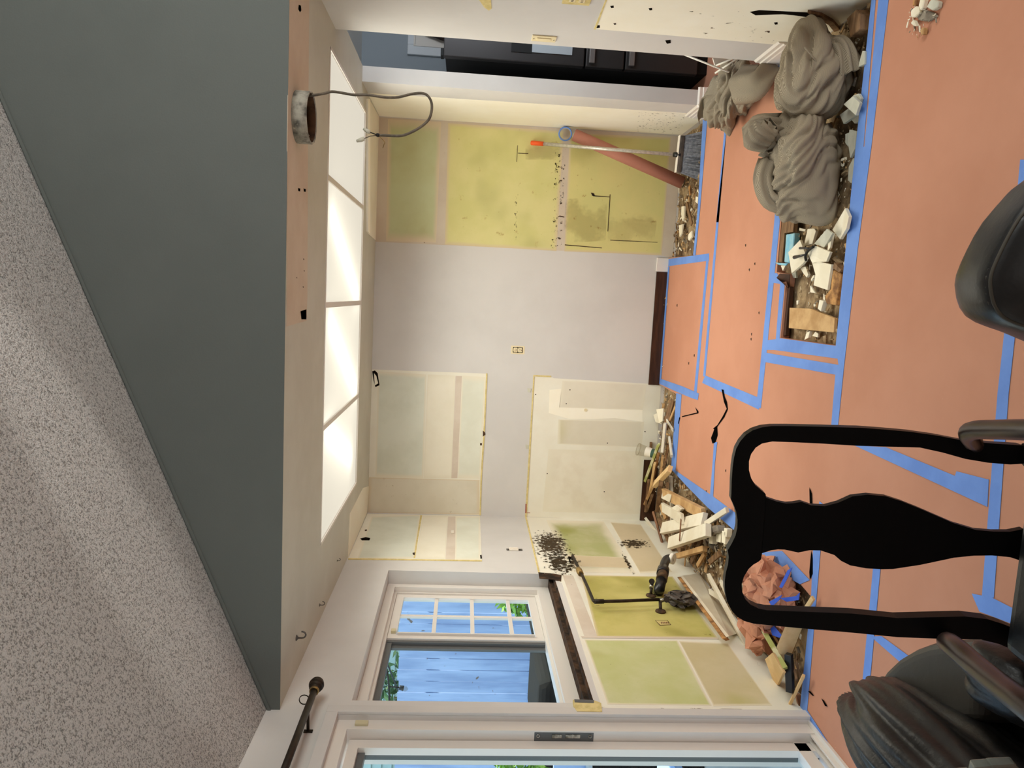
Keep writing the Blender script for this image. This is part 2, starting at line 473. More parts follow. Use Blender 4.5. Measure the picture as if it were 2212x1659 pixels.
def quad_uv(name, pts, m, parent, n, thick=0.002, lift=0.0, grid=1):
    # thin sheet of board/paper on a surface, uv 0..1 over its four corners, with real edges
    pts = [Vector(p) + Vector(n) * lift for p in pts]
    n = Vector(n)
    vs = pts + [p + n * thick for p in pts]
    fs = [(4, 5, 6, 7), (0, 1, 5, 4), (1, 2, 6, 5), (2, 3, 7, 6), (3, 0, 4, 7)]
    me = bpy.data.meshes.new(name)
    base = Vector((0, 0, 0)); p = parent
    while p is not None: base = base + p.location; p = p.parent
    me.from_pydata([tuple(v - base) for v in vs], [], fs)
    ul = me.uv_layers.new(name='UVMap')
    uvs = [(0, 0), (1, 0), (1, 1), (0, 1)]
    for pl in me.polygons:
        for li in pl.loop_indices:
            ul.data[li].uv = uvs[me.loops[li].vertex_index % 4]
    me.materials.append(m); me.update()
    bm = bmesh.new(); bm.from_mesh(me); bmesh.ops.recalc_face_normals(bm, faces=bm.faces)
    if bm.faces and sum(1 for f in bm.faces if abs(f.normal.dot(n)) > 0.9 and f.normal.dot(n) < 0): bmesh.ops.reverse_faces(bm, faces=bm.faces)
    bm.to_mesh(me); bm.free()
    o = bpy.data.objects.new(name, me); col.objects.link(o)
    if parent is not None: o.parent = parent
    return o

def smooth_path(pts, n=6):
    pts = [Vector(p) for p in pts]; out = []
    for i in range(len(pts) - 1):
        p0 = pts[max(i - 1, 0)]; p1 = pts[i]; p2 = pts[i + 1]; p3 = pts[min(i + 2, len(pts) - 1)]
        for k in range(n):
            t = k / n
            out.append(0.5 * ((2 * p1) + (p2 - p0) * t + (2 * p0 - 5 * p1 + 4 * p2 - p3) * t * t + (3 * p1 - p0 - 3 * p2 + p3) * t ** 3))
    out.append(pts[-1]); return out

def blob(c, r, fn=None, sub=5, rot=None, power=2.0):
    bm = bmesh.new(); bmesh.ops.create_icosphere(bm, subdivisions=sub, radius=1.0)
    vs = []
    for v in bm.verts:
        d = v.co.normalized()
        k = (abs(d.x) ** power + abs(d.y) ** power + abs(d.z) ** power) ** (-1.0 / power)
        p = Vector((d.x * k * r[0], d.y * k * r[1], d.z * k * r[2]))
        if fn: p = fn(p, d)
        if rot: p = rot @ p
        vs.append(p + Vector(c))
    fs = [tuple(v.index for v in f.verts) for f in bm.faces]
    bm.free()
    mb = MB(); mb.add(vs, fs, 0, True); return mb

def sheet_on(name, px, surf, n, m, parent, thick=0.0008, lift=0.0):
    # polygon traced on a flat surface, given real thickness
    poly = [surf(*p) + Vector(n) * lift for p in px]
    return MB().prism(poly, Vector(n) * thick).build(name, m, parent)

back = lambda x, y: ony(x, y, YB)
left = lambda x, y: onx(x, y, XL)
right = lambda x, y: onx(x, y, XR)
side = lambda x, y: onx(x, y, XS)
ceil_ = lambda x, y: onz(x, y, H)
flo = lambda x, y: onz(x, y, 0.0)
NB, NL, NR, NC, NF = (0, -1, 0), (1, 0, 0), (-1, 0, 0), (0, 0, -1), (0, 0, 1)

exec_parts = []
# ================================================================== SETTING
# ---- floor
def V3(x, y, z=0.0): return Vector((x, y, z))
outline = [V3(-1.9, -3.2), V3(3.25, -3.2), V3(3.25, 2.857), V3(1.30, 2.857), flo(1806, 747), flo(1686, 730), flo(1696, 625), flo(1701, 592),
           flo(1678, 588), flo(1687, 483), flo(1692, 400), flo(1702, 250), V3(1.30, 3.47), V3(1.30, 3.7), V3(2.75, 3.7), V3(2.75, 6.65),
           V3(1.30, 6.65), V3(1.30, 4.93), flo(1519, 258), flo(1511, 380), flo(1508, 450), flo(1504, 480), flo(1498, 552),
           V3(flo(1449, 556).x, 5.5), V3(-0.6, 5.5), flo(1462, 852), flo(1457, 930), flo(1450, 1013), flo(1484, 1050), flo(1528, 1095),
           flo(1592, 1150), flo(1656, 1221), flo(1729, 1262), flo(1753, 1290), flo(1742, 1400), flo(1728, 1540), V3(-1.9, 2.79)]
floor = struct(MB().prism(outline, (0, 0, PIT)).build('floor', M['paper']))
sub_b = MB()
nx, ny = 60, 70
gv = []; gf = []
for j in range(ny + 1):
    for i in range(nx + 1):
        x = -1.72 + 3.03 * i / nx; y = 2.78 + 2.72 * j / ny
        gv.append((x, y, PIT - 0.006 + 0.014 * mnoise.noise(Vector((x * 9, y * 9, 0))) + 0.006 * mnoise.noise(Vector((x * 31, y * 31, 4)))))
for j in range(ny):
    for i in range(nx):
        a = j * (nx + 1) + i; gf.append((a, a + 1, a + nx + 2, a + nx + 1))
sub_b.add(gv, gf, 0, True)
subfloor = sub_b.build('subfloor', M['dirt'], floor)
slab = MB().box((-1.9, -3.2, -0.25), (3.25, 6.65, -0.075)).build('foundation', M['patio'], floor)

# blue tape stuck on the paper, each strip a piece of its own
tapes = [
 [(1443, 559.5), (1532, 547.5), (1532, 563), (1444, 575)],
 [(1527, 550), (1532, 550), (1504.5, 856), (1498.5, 856)],
 [(1565, 280), (1570, 280), (1547.5, 480), (1552.5, 480), (1524, 813), (1519, 813)],
 [(1517, 827), (1523.6, 811), (1637, 858), (1640, 885)],
 [(1690, 236), (1702, 236), (1685, 480), (1644, 882), (1634, 880), (1673, 480)],
 [(1686, 612), (1695.5, 616), (1684, 737), (1676, 737)],
 [(1663.5, 590), (1679, 590), (1694, 615), (1666, 610)],
 [(1658, 735), (1688, 731), (1806, 747), (1812, 775), (1673, 756), (1655, 756)],
 [(1655, 762), (1811, 788), (1809, 810), (1652, 782)],
 [(1884, -8), (1893, -8), (1866, 317), (1849, 317)],
 [(1899, -8), (1921, -8), (1883, 317), (1868, 317)],
 [(1849, 317), (1883, 317), (1854, 534), (1829, 747), (1823, 800), (1810, 930), (1796, 923), (1806, 800), (1812, 788), (1806, 747), (1828, 534)],
 [(1846, 962), (1914, 966), (2064, 1028), (2067, 1018), (2137, 1036), (2134, 1095)],
 [(2205, 345), (2232, 345), (2195, 714), (2180, 850), (2148, 1291), (2122, 1291), (2156, 850), (2171, 714)],
 [(2100, 1282), (2144, 1291), (2225, 1332), (2225, 1362), (2117, 1321)],
 [(1888, 1215), (1904, 1215), (1878, 1494), (1862, 1494)],
 [(1882, 1375), (1905, 1374), (1990, 1436), (1975, 1456)],
 [(1771, 1083), (1780, 1090), (1773, 1191), (1744, 1540), (1728, 1540), (1753, 1290), (1757, 1191)],
 [(1424, 817), (1476, 835), (1510, 850), (1508, 864), (1495, 860), (1473, 851), (1420, 827)],
 [(1461.5, 849), (1473, 852), (1460, 1017), (1450, 1013)],
 [(1450, 1013), (1461, 1017), (1542, 1073), (1592, 1110), (1592, 1150), (1528, 1095), (1484, 1050)],
 [(1543, 955), (1550, 955), (1545, 1000), (1541, 1075), (1534, 1075), (1540, 1000)],
 [(1646, 1193), (1690, 1190), (1750, 1253), (1729, 1262), (1656, 1221)],
 [(1675, 146), (1706, 120), (1704, 142), (1677, 162)],
 [(1521, 254), (1546, 244), (1543, 257), (1527, 266)],
 [(1519, 258), (1528, 265), (1513, 450), (1503, 551), (1498, 551), (1508, 450)],
 [(1443, 576), (1447, 576), (1429, 818), (1424, 818)],
 [(1728, 1540), (1744, 1533), (1808, 1632), (1812, 1668), (1795, 1668)],
]
for i, t in enumerate(tapes):
    sheet_on('tape_strip', t, flo, NF, M['tape'], floor, 0.0007, 0.0004 + 0.00006 * i)

def dark_sheet(name, px, parent=floor, m='black_hole', lift=0.003):
    sheet_on(name, px, flo, NF, M[m], parent, 0.0008, lift)
# torn places in the paper
dark_sheet('paper_tear', [(1560, 841), (1564, 842), (1566, 856), (1571, 868), (1573, 884), (1565, 902), (1556, 914), (1550, 922), (1551, 940), (1546, 956), (1540, 958), (1537, 946), (1541, 936), (1544, 927), (1541, 926), (1551, 918), (1562, 900), (1571, 883), (1565, 868)])
dark_sheet('paper_tear', [(1503, 880), (1509.5, 889), (1509, 893), (1474, 901), (1474, 899), (1507, 891)])
dark_sheet('paper_tear', [(1470, 902), (1467, 916), (1465.5, 915), (1468.5, 901)])
dark_sheet('paper_tear', [(1750, 1053), (1755, 1066), (1756, 1092), (1751, 1092)])
dark_sheet('paper_tear', [(1754, 1190), (1757, 1205), (1757, 1240), (1751, 1252), (1750, 1236)])
dark_sheet('paper_tear', [(1747, 1493), (1752, 1493), (1760, 1503), (1757, 1503)])
dark_sheet('paper_tear', [(1776, 1509), (1781, 1513), (1789, 1526), (1784, 1525)])
for q in [(1611, 530), (1631, 570), (1619, 583), (1640, 676), (1624, 722), (1623, 733), (1500, 768), (1488, 785), (1463, 660), (1568, 1017), (1526, 1062)]:
    a, b = q; dark_sheet('paper_nick', [(a - 1.2, b - 2), (a + 1, b - 3), (a + 0.4, b + 3), (a - 0.6, b + 2)], floor, 'dark_wood', 0.001)

# ---- walls
wl_ = MB()
T = -1.86
zc = 2.30
for a, b in [((2.855, -0.06), (4.29, 0.90)), ((2.855, 1.918), (4.29, zc)), ((4.29, -0.06), (5.6, zc)), ((2.75, -0.06), (2.855, zc)), ((0.87, 1.957), (2.75, zc)), ((-3.3, -0.06), (0.87, zc)), ((0.87, -0.06), (2.75, -0.002))]:
    wl_.box((T, a[0], a[1]), (XL, b[0], b[1]))
wall_left = struct(wl_.build('wall_left', M['wall_grey']))
wall_back = struct(MB().box((T, YB, -0.06), (XS + 0.1, YB + 0.12, 2.3)).build('wall_back', M['wall_grey']))
wall_right = struct(MB().box((XR, 2.78, -0.06), (1.344, 3.701, H)).build('wall_right', M['wall_grey']))
wall_stub = struct(MB().box((XS, 4.6, -0.06), (1.344, YB, H)).build('wall_pantry', M['wall_grey']))
wall_header = struct(MB().box((T, YH, H - 0.002), (3.3, YH + 0.0025, H + 0.03)).box((T, YH, H + 0.03), (3.3, YH + 0.12, 4.5)).build('wall_header', M['header']))
wall_living = struct(MB().box((1.344, YH, -0.06), (3.3, YH + 0.12, H)).build('wall_living', M['wall_grey']))
wall_east = struct(MB().box((3.2, -3.3, -0.06), (3.3, YH, 4.5)).build('wall_east', M['wall_grey']))
wall_south = struct(MB().box((T, -3.3, -0.06), (3.3, -3.2, 4.5)).build('wall_south', M['wall_grey']))
hb = MB(); hb.box((1.344, 6.6, -0.06), (2.8, 6.7, 2.5)); hb.box((2.7, 2.9, -0.06), (2.8, 6.6, 2.5)); hb.box((1.30, YB, -0.06), (1.344, 6.6, 2.5))
wall_hall = struct(hb.build('wall_hall', M['wall_blue']))
ceiling_hall = struct(MB().box((1.344, 2.9, 2.5), (2.8, 6.7, 2.56)).build('ceiling_hall', M['white_trim']))
trim_hall = struct(MB().box((1.25, 3.701, H + 0.022), (1.344, 6.6, 2.5)).build('trim_hall', M['wall_grey']))
hl = lamp('unseen_hall_window_light', 'AREA', (2.6, 3.9, 1.8), (0, 0, 0), 36, (0.86, 0.93, 1.0), shape='RECTANGLE', size=0.9, size_y=1.0)  # area lamp added for an unseen hall window
aim(hl, (1.9, 6.6, 1.4))

# ---- ceilings
cb = MB()
LX0, LX1, LY0, LY1 = -1.285, 1.118, 3.565, 4.782
for a, b in [((T, YH + 0.002), (1.345, LY0)), ((T, LY1), (1.345, YB + 0.02)), ((T, LY0), (LX0, LY1)), ((LX1, LY0), (1.345, LY1))]:
    cb.box((a[0], a[1], H), (b[0], b[1], H + 0.02))
ceiling_kitchen = struct(cb.build('ceiling_kitchen', M['ceiling']))
def zs(x): return 2.246 + 0.414 * (x + 1.69)
ceiling_vault = struct(MB().prism([V3(T, -3.3, zs(T)), V3(3.3, -3.3, zs(3.3)), V3(3.3, YH, zs(3.3)), V3(T, YH, zs(T))], (0, 0, 0.1)).build('ceiling_vault', M['popcorn']))
# thin painted bead where the vault meets the header
struct(MB().prism([V3(XL, YH - 0.001, zs(XL) - 0.006), V3(3.2, YH - 0.001, zs(3.2) - 0.006), V3(3.2, YH - 0.001, zs(3.2) - 0.018), V3(XL, YH - 0.001, zs(XL) - 0.018)], (0, -0.006, 0)).build('trim_vault', M['header']))

# ceiling repairs
cp = lambda n, px, m: sheet_on(n, px, ceil_, NC, M[m], ceiling_kitchen, 0.002)
cp('bare_strip', [(624.5, -8), (667, -8), (664.5, 300), (663, 640), (661, 693), (618.5, 705), (619.5, 300)], 'raw')
cp('bare_corner', [(755, 1110), (784, 1054), (797, 1050), (792.5, 1107), (751, 1206)], 'drywall')
cp('bare_corner', [(796, 213), (819.5, 253), (811.5, 519), (796, 506)], 'drywall')
sheet_on('bare_edge', [(791, 213), (796, 214), (796, 506), (791.5, 500)], ceil_, NC, M['drywall_white'], ceiling_kitchen, 0.012)
for k, q in enumerate([(645, 410), (657, 411), (652, 680), (640, 600), (655, 560), (654, 620), (656, 585)]):
    a, b = q; r = 2.6 if k < 2 else 1.1
    cp('plaster_hole', [(a - r, b - r * 1.6), (a + r, b - r), (a + r * 0.9, b + r * 1.5), (a - r * 0.7, b + r)], 'rot_wood')
cp('plaster_hole', [(644, 10), (649, 12), (650, 22), (647, 27), (643, 20)], 'rot_wood')
cp('plaster_hole', [(648, 672), (661, 668), (661, 690), (650, 690)], 'brown_wood')

# ---- patches of bare board on the walls
bp = lambda n, px, m, t=0.0012, l=0.0: sheet_on(n, px, back, NB, M[m], wall_back, t, l)
lp = lambda n, px, m, t=0.0012, l=0.0: sheet_on(n, px, left, NL, M[m], wall_left, t, l)
def bq(px, m, l, n='drywall_patch', par=wall_back, s=back, nn=NB): return quad_uv(n, [s(*p) for p in px], m, par, nn, 0.0008, l)
bp('drywall_patch', [(804, 798), (1050, 807), (1049, 850), (1045, 930), (1039, 1030), (1036, 1113), (793, 1108)], 'drywall')
bp('paper_edge', [(1050, 806), (1053, 807), (1047, 940), (1041, 1034), (1038.5, 1113), (1035.5, 1113), (1038, 1030), (1044, 935)], 'paper_edge', 0.004)
P = {}
P['pale1'] = patch_mat('pale grey green board', (230, 224, 204), (222, 225, 211), (212, 215, 199), 0.05, 3, seed=1)
P['cream1'] = patch_mat('cream board', (230, 224, 204), (236, 231, 213), (230, 224, 204), 0.05, 3, seed=2)
P['pale2'] = patch_mat('pale board', (230, 224, 204), (228, 230, 215), (220, 221, 204), 0.07, 3, seed=3)
P['tan1'] = patch_mat('tan board', (216, 202, 174), (220, 214, 196), (213, 206, 186), 0.04, 3, stain=(176, 160, 134), seed=4)
bq([(817, 802), (921, 809), (914, 1033), (811, 1029)], P['pale1'], 0.0012)
bq([(924, 809), (983, 811), (975, 1033), (915.5, 1033)], P['cream1'], 0.0012)
bq([(999, 811), (1048, 814), (1036, 1034), (989, 1033)], P['pale2'], 0.0012)
bp('joint_strip', [(984, 812), (998, 812), (988, 1033), (975, 1033)], 'joint', 0.0006, 0.0012)
bq([(796, 1031), (1036, 1037), (1035, 1111), (794, 1107)], P['tan1'], 0.0012)
bp('wall_hole', [(804, 802), (810, 800), (816, 806), (818, 820), (820, 832), (811, 836), (807, 822)], 'dark_gap', 0.0004, 0.0022)
bp('torn_paper', [(808, 806), (813, 812), (817, 828), (810, 832)], 'drywall_white', 0.006, 0.0024)
bp('paper_chip', [(1043, 930), (1047, 933), (1049, 938), (1043, 943)], 'rot_wood', 0.004, 0.001)
bp('wall_hole', [(1037, 957), (1041, 957), (1041, 962), (1037, 962)], 'rot_wood', 0.001, 0.002)
lp('drywall_patch', [(752, 1208), (793.5, 1110), (1037, 1115), (1041, 1212)], 'drywall')
lq = lambda px, m, l=0.0012, n='drywall_patch': bq(px, m, l, n, wall_left, left, NL)
lq([(803, 1116), (908, 1113), (894, 1206), (772, 1208)], P['pale1'])
lq([(914, 1115), (967, 1115), (961, 1208), (898, 1207)], P['cream1'])
lq([(985, 1116), (1036, 1116), (1036, 1211), (984, 1211)], P['pale2'])
lp('joint_strip', [(968, 1116), (984, 1116), (983, 1211), (962, 1209)], 'joint', 0.0006, 0.0012)
lp('joint_strip', [(908, 1113), (912, 1114), (903, 1165), (897, 1206), (893, 1206), (902, 1150)], 'paper_edge', 0.0008, 0.0012)
lp('wall_hole', [(778, 1164), (790, 1161), (800, 1163), (798, 1168), (782, 1168)], 'dark_gap', 0.0006, 0.0022)
lp('wall_hole', [(788, 1145), (792, 1144), (793, 1147), (788, 1148)], 'rot_wood', 0.0006, 0.0022)
lp('wall_hole', [(891, 1195), (896, 1194), (896, 1200), (892, 1199)], 'rot_wood', 0.0006, 0.0022)
lp('wall_hole', [(1037, 1200), (1040, 1199), (1041, 1207), (1038, 1208)], 'dark_gap', 0.0006, 0.0022)
lp('paper_edge', [(752, 1206.5), (1041, 1210.5), (1041, 1213), (752, 1209)], 'paper_edge', 0.003)
lp('wall_plug', [(974, 1148), (980, 1147), (981, 1153), (975, 1154)], 'white_plastic', 0.006, 0.001)

bp('drywall_patch', [(1152, 810), (1190, 812), (1196, 817), (1404, 829), (1428, 834), (1408, 1127), (1134, 1116)], 'drywall')
bp('paper_edge', [(1152, 810), (1190, 811.5), (1190, 814.5), (1154.5, 813), (1138, 1116), (1134, 1116)], 'paper_edge', 0.005)
P['beige2'] = patch_mat('beige stained board', (230, 224, 204), (228, 222, 204), (222, 215, 196), 0.05, 2.5, seed=5)
P['beige3'] = patch_mat('beige board with olive tinge', (230, 224, 204), (222, 216, 198), (216, 209, 188), 0.05, 2.2, seed=6, mid=(206, 198, 158))
P['blot'] = patch_mat('water marked board', (230, 224, 204), (234, 228, 210), (226, 218, 198), 0.12, 6, seed=8)
bq([(1215, 822.5), (1397, 831), (1388, 885), (1208, 880)], P['beige2'], 0.0012)
bp('skim_coat', [(1187, 842), (1213, 840), (1209, 880), (1388, 886), (1388, 911), (1328, 903), (1284, 905), (1230, 905), (1185, 892)], 'drywall_white', 0.0006, 0.0014)
bq([(1206, 906), (1391, 911), (1386, 966), (1204, 959)], P['beige3'], 0.0012)
bq([(1185, 970), (1386, 975), (1382, 1110), (1172, 1105)], P['blot'], 0.0012)
bp('wall_plug', [(1262, 883), (1266, 882), (1269, 885), (1266, 889), (1262, 888)], 'ivory', 0.004, 0.002)
bp('ink_mark', [(1135, 1088), (1137.5, 1088), (1137, 1108), (1134.5, 1108)], 'red_ink', 0.0006, 0.0052)
bp('ink_mark', [(1136, 1107), (1145, 1107), (1145, 1108.2), (1136, 1108.2)], 'red_ink', 0.0006, 0.0015)
for q in [(1141, 840), (1137, 962)]:
    a, b = q; bp('paint_scar', [(a - 2, b - 2), (a + 6, b), (a + 5, b + 8), (a - 1, b + 7)], 'tile_grey', 0.003, 0.001)
for q in [(1157, 852), (1231, 842), (1223, 872), (1305, 1062), (1182, 1023), (1393, 932), (1312, 957)]:
    a, b = q; bp('nail_hole', [(a - 1, b - 1), (a + 1.3, b - 1), (a + 1, b + 1.2), (a - 1, b + 1)], 'dark_gap', 0.0004, 0.0024)

lb = [left(1134, 1116), left(1163, 1237), left(1214, 1259), left(1298, 1522), left(1301, 1532), Vector((XL, 2.80, -0.04)), Vector((XL, 5.45, -0.04))]
MB().prism(lb, (0.0012, 0, 0)).build('drywall_patch', M['drywall'], wall_left)
lp('paper_edge', [(1134, 1116), (1137, 1116), (1166, 1237), (1162.5, 1237)], 'paper_edge', 0.004)
P['g1'] = patch_mat('faded green board', (230, 222, 200), (176, 178, 122), (196, 192, 150), 0.2, 2.2, seed=11, mid=(160, 160, 92))
P['g2'] = patch_mat('olive water resistant board', (214, 200, 160), (186, 178, 98), (204, 194, 120), 0.03, 2.6, seed=12, stain=(140, 126, 64), mid=(166, 158, 84))
P['g3'] = patch_mat('pale green board', (230, 222, 200), (196, 200, 138), (210, 211, 164), 0.03, 2.2, seed=13, mid=(168, 162, 84))
P['b4'] = patch_mat('straw board', (230, 222, 200), (212, 200, 164), (202, 190, 148), 0.04, 2.4, seed=14, mid=(190, 184, 124))
P['b5'] = patch_mat('sand board', (230, 222, 200), (212, 196, 164), (206, 190, 156), 0.04, 2.4, seed=15)
lq([(1180, 1124), (1304, 1127), (1373, 1239), (1232, 1236)], P['g1'])
lq([(1318, 1128), (1384, 1133), (1452, 1236), (1383, 1239)], P['b5'])
lq([(1255, 1243), (1453, 1246), (1550, 1379), (1290, 1376)], P['g2'])
lq([(1262, 1382), (1463, 1384), (1537, 1525), (1312, 1522)], P['g3'])
lq([(1466, 1385), (1572, 1390), (1668, 1525), (1541, 1526)], P['b4'])
lp('joint_strip', [(1255, 1375), (1552, 1378.5), (1553, 1382), (1257, 1379)], 'joint', 0.0008, 0.0022)
lp('joint_strip', [(1215, 1243), (1238, 1244), (1290, 1375), (1262, 1375)], 'joint', 0.0006, 0.0013)
P['mold'] = stain_mat('black mould', (78, 66, 50), 44, 0.30, 0.9, seed=1)
P['mold2'] = stain_mat('grey mould', (70, 60, 46), 40, 0.33, seed=5)
P['scuff'] = stain_mat('brown rub mark', (140, 116, 66), 6, 0.18, 0.2, seed=9, soft=0.22)
P['specks'] = stain_mat('dark specks', (86, 66, 44), 60, 0.70, 0.7, seed=3, radial=False)
P['lines'] = stain_mat('dark spots along a joint', (60, 46, 30), 52, 0.585, 0.85, seed=13, radial=False)
P['drip'] = stain_mat('dirty base', (110, 84, 56), 8, 0.26, 0.6, seed=6)
lq([(1146, 1146), (1224, 1148), (1238, 1208), (1150, 1206)], P['mold'], 0.0030, 'mould_stain')
lq([(1160, 1185), (1250, 1188), (1262, 1250), (1176, 1246)], P['mold2'], 0.0030, 'mould_stain')
lq([(1330, 1164), (1402, 1166), (1408, 1186), (1340, 1187)], P['mold'], 0.0030, 'mould_stain')
lq([(1335, 1190), (1348, 1190), (1376, 1242), (1364, 1242)], P['mold2'], 0.0030, 'mould_stain')
lq([(1190, 1245), (1640, 1260), (1690, 1530), (1300, 1520)], P['specks'], 0.0031, 'dirt_specks')
lq([(1225, 1200), (1350, 1205), (1365, 1228), (1240, 1225)], P['b5'], 0.0024)
lq([(1330, 1528), (1720, 1536), (1725, 1550), (1330, 1545)], P['drip'], 0.0032, 'dirt_specks')
# label pasted on the olive board
lp('pasted_label', [(1415, 1341), (1442, 1341), (1450, 1351), (1425, 1352)], 'rot_wood', 0.0004, 0.0022)
M['label_paper'] = mat('straw label paper', (206, 188, 124), (190, 172, 108), 8, 0.8)
lp('pasted_label', [(1416.5, 1341.8), (1441.2, 1341.8), (1448, 1350.2), (1426, 1351)], 'label_paper', 0.0004, 0.0027)
for k in range(5):
    lp('label_print', [(1427 + 3.6 * k, 1344.5), (1429.5 + 3.6 * k, 1344.5), (1430.5 + 3.6 * k, 1348.2), (1428 + 3.6 * k, 1348.2)], 'brown_wood', 0.0003, 0.0033)

# right end of the back wall where the tall cupboard stood
bp('drywall_patch', [(818, 253), (1474, 291), (1453, 556), (1426, 552), (811.5, 522)], 'raw')
P['v1'] = patch_mat('dull olive board', (216, 200, 172), (190, 192, 146), (198, 204, 162), 0.10, 2.0, seed=21, mid=(166, 156, 108))
P['v2'] = patch_mat('yellow olive board', (214, 198, 160), (210, 205, 136), (219, 211, 148), 0.035, 2.2, seed=22, mid=(192, 188, 124), stain=(190, 172, 112))
P['v3'] = patch_mat('yellow olive board lower', (214, 198, 160), (208, 203, 134), (216, 206, 138), 0.03, 2.4, seed=24, mid=(188, 180, 112), stain=(180, 158, 96))
bq([(838, 257), (953, 264), (942, 524), (834, 521)], P['v1'], 0.0012)
bq([(968, 266), (1217, 284), (1202, 542), (961, 528)], P['v2'], 0.0012)
bq([(1231, 288), (1449, 297), (1429, 551), (1219, 543)], P['v3'], 0.0012)
bq([(1222, 430), (1312, 425), (1308, 520), (1215, 525)], P['scuff'], 0.0030, 'rub_mark')
bq([(1316, 455), (1420, 465), (1412, 530), (1312, 525)], P['scuff'], 0.0031, 'rub_mark')
bq([(1135, 310), (1215, 305), (1212, 345), (1135, 345)], P['scuff'], 0.0030, 'rub_mark')
bq([(1200, 320), (1222, 322), (1212, 540), (1190, 535)], P['lines'], 0.0032, 'dirt_specks')
bq([(1113, 420), (1119, 420), (1114, 545), (1108, 542)], P['lines'], 0.0032, 'dirt_specks')
bq([(960, 270), (1440, 300), (1420, 550), (950, 525)], P['specks'], 0.0031, 'dirt_specks')
for px in ([(1317, 420), (1318.5, 420), (1313.5, 500), (1312, 500)], [(1281, 422), (1317, 425), (1317, 426.5), (1281, 424)], [(1276, 416), (1283, 418), (1285, 424), (1279, 423)],
           [(1117.5, 314), (1118.5, 314), (1116.5, 350), (1115.5, 350)], [(1119, 330), (1141, 331), (1141, 333), (1119, 331.5)], [(1220, 528), (1300, 535), (1300, 536.5), (1220, 530)],
           [(1318, 518), (1420, 523), (1420, 524), (1318, 519.5)], [(1202, 470), (1209, 466), (1219, 468), (1219, 470), (1209, 468)]):
    bp('scratch', px, 'rot_wood', 0.0004, 0.0034)

# cream return wall beside the cupboard bay, and the damaged patch on the near right wall
sheet_on('drywall_patch', [(794, 201), (1050, 217), (1481, 244), (1517, 257), (1472, 291), (820, 252)], side, NR, M['drywall_white'], wall_stub, 0.001)
quad_uv('dirt_specks', [side(*p) for p in [(1380, 240), (1481, 246), (1470, 288), (1375, 284)]], stain_mat('return wall specks', (70, 52, 36), 40, 0.60, 0.8, seed=30, radial=False), wall_stub, NR, 0.0005, 0.0012)
rw = [right(1284, 62), right(1312, -10), Vector((XR, 2.79, right(1312, -10).z)), Vector((XR, 2.79, -0.04)), Vector((XR, right(1700, 98).y, -0.04)), right(1700, 98)]
MB().prism(rw, (-0.0012, 0, 0)).build('drywall_patch', M['drywall_white'], wall_right)
rp = lambda n, px, m, t=0.0006, l=0.0014: sheet_on(n, px, right, NR, M[m], wall_right, t, l)
rp('paper_edge', [(1283, 62), (1311, -8), (1314, -8), (1287, 63)], 'paper_edge', 0.003, 0.0)
rp('wall_crack', [(1620, 25), (1640, 21), (1700, 24), (1745, 26), (1772, 32), (1792, 45), (1770, 42), (1742, 36), (1715, 32), (1690, 30), (1660, 31), (1632, 32)], 'dark_gap')
rp('torn_paper', [(1745, 20), (1775, 26), (1800, 40), (1815, 58), (1803, 62), (1790, 46), (1765, 34)], 'brown_wood', 0.012, 0.002)
for q, s in (((1291, 57), 5), ((1328, 51), 3), ((1405, 19), 4), ((1443, 90), 6), ((1676, 50), 4), ((1660, 68), 3), ((1322, 14), 4)):
    a, b = q; rp('wall_hole', [(a - s, b - s * 0.5), (a + s * 0.9, b - s * 0.7), (a + s, b + s * 0.4), (a - s * 0.4, b + s * 0.6)], 'dark_gap' if s > 3 else 'rot_wood')
for px in ([(1030, -8), (1060, -8), (1062, 18), (1056, 22), (1046, 15)], ): rp('torn_paper', px, 'paper_edge', 0.002, 0.0)
quad_uv('dirt_specks', [right(*p) for p in [(1480, 20), (1600, 5), (1690, 95), (1480, 75)]], stain_mat('right wall specks', (110, 84, 52), 30, 0.64, 0.7, seed=33, radial=False), wall_right, NR, 0.0005, 0.0015)

# ---- baseboards
def base_profile(h=0.12, d=0.016):
    return [(0, 0), (d, 0), (d, h * 0.55), (d * 0.85, h * 0.60), (d * 0.85, h * 0.74), (d * 0.55, h * 0.78), (d * 0.55, h * 0.92), (0, h)]
def skirting(name, p, q, out, m, h=0.12):
    p, q, out = Vector(p), Vector(q), Vector(out)
    poly = [p + out * a + Vector((0, 0, b)) for a, b in base_profile(h)]
    return MB().prism(poly, q - p)
zb = 0.13
s = skirting('b', (XR, 3.42, 0.0), (XR, 3.701, 0.0), (-1, 0, 0), None, zb); s2 = skirting('b', (XR, 3.701, 0), (1.344, 3.701, 0), (0, 1, 0), None, zb)
s.add(s2.v, s2.f); struct(s.build('baseboard_right', M['white_trim']))
s = skirting('b', (XS - 0.016, 4.6, 0.0), (1.36, 4.6, 0.0), (0, -1, 0), None, zb); s2 = skirting('b', (XS, 4.584, 0), (XS, 4.86, 0), (-1, 0, 0), None, zb)
s.add(s2.v, s2.f); struct(s.build('baseboard_pantry', M['white_trim']))
def board_on_back(px0, px1, z0, z1, d):
    x0, x1 = sorted((px0, px1)); return MB().box((x0, YB - d, z0), (x1, YB, z1))
xb0, xb1 = back(1410, 831).x, back(1430, 588).x
struct(board_on_back(xb0, xb1, 0.0, 0.085, 0.012).build('baseboard_back', M['dark_wood'], bevel=0.002))
xw0, xw1 = back(1430, 588).x + 0.004, back(1440, 558).x
struct(board_on_back(xw0, xw1, 0.0, 0.09, 0.014).build('baseboard_stub', M['white_trim'], bevel=0.003))
xc0, xc1 = -1.685, back(1398, 993).x
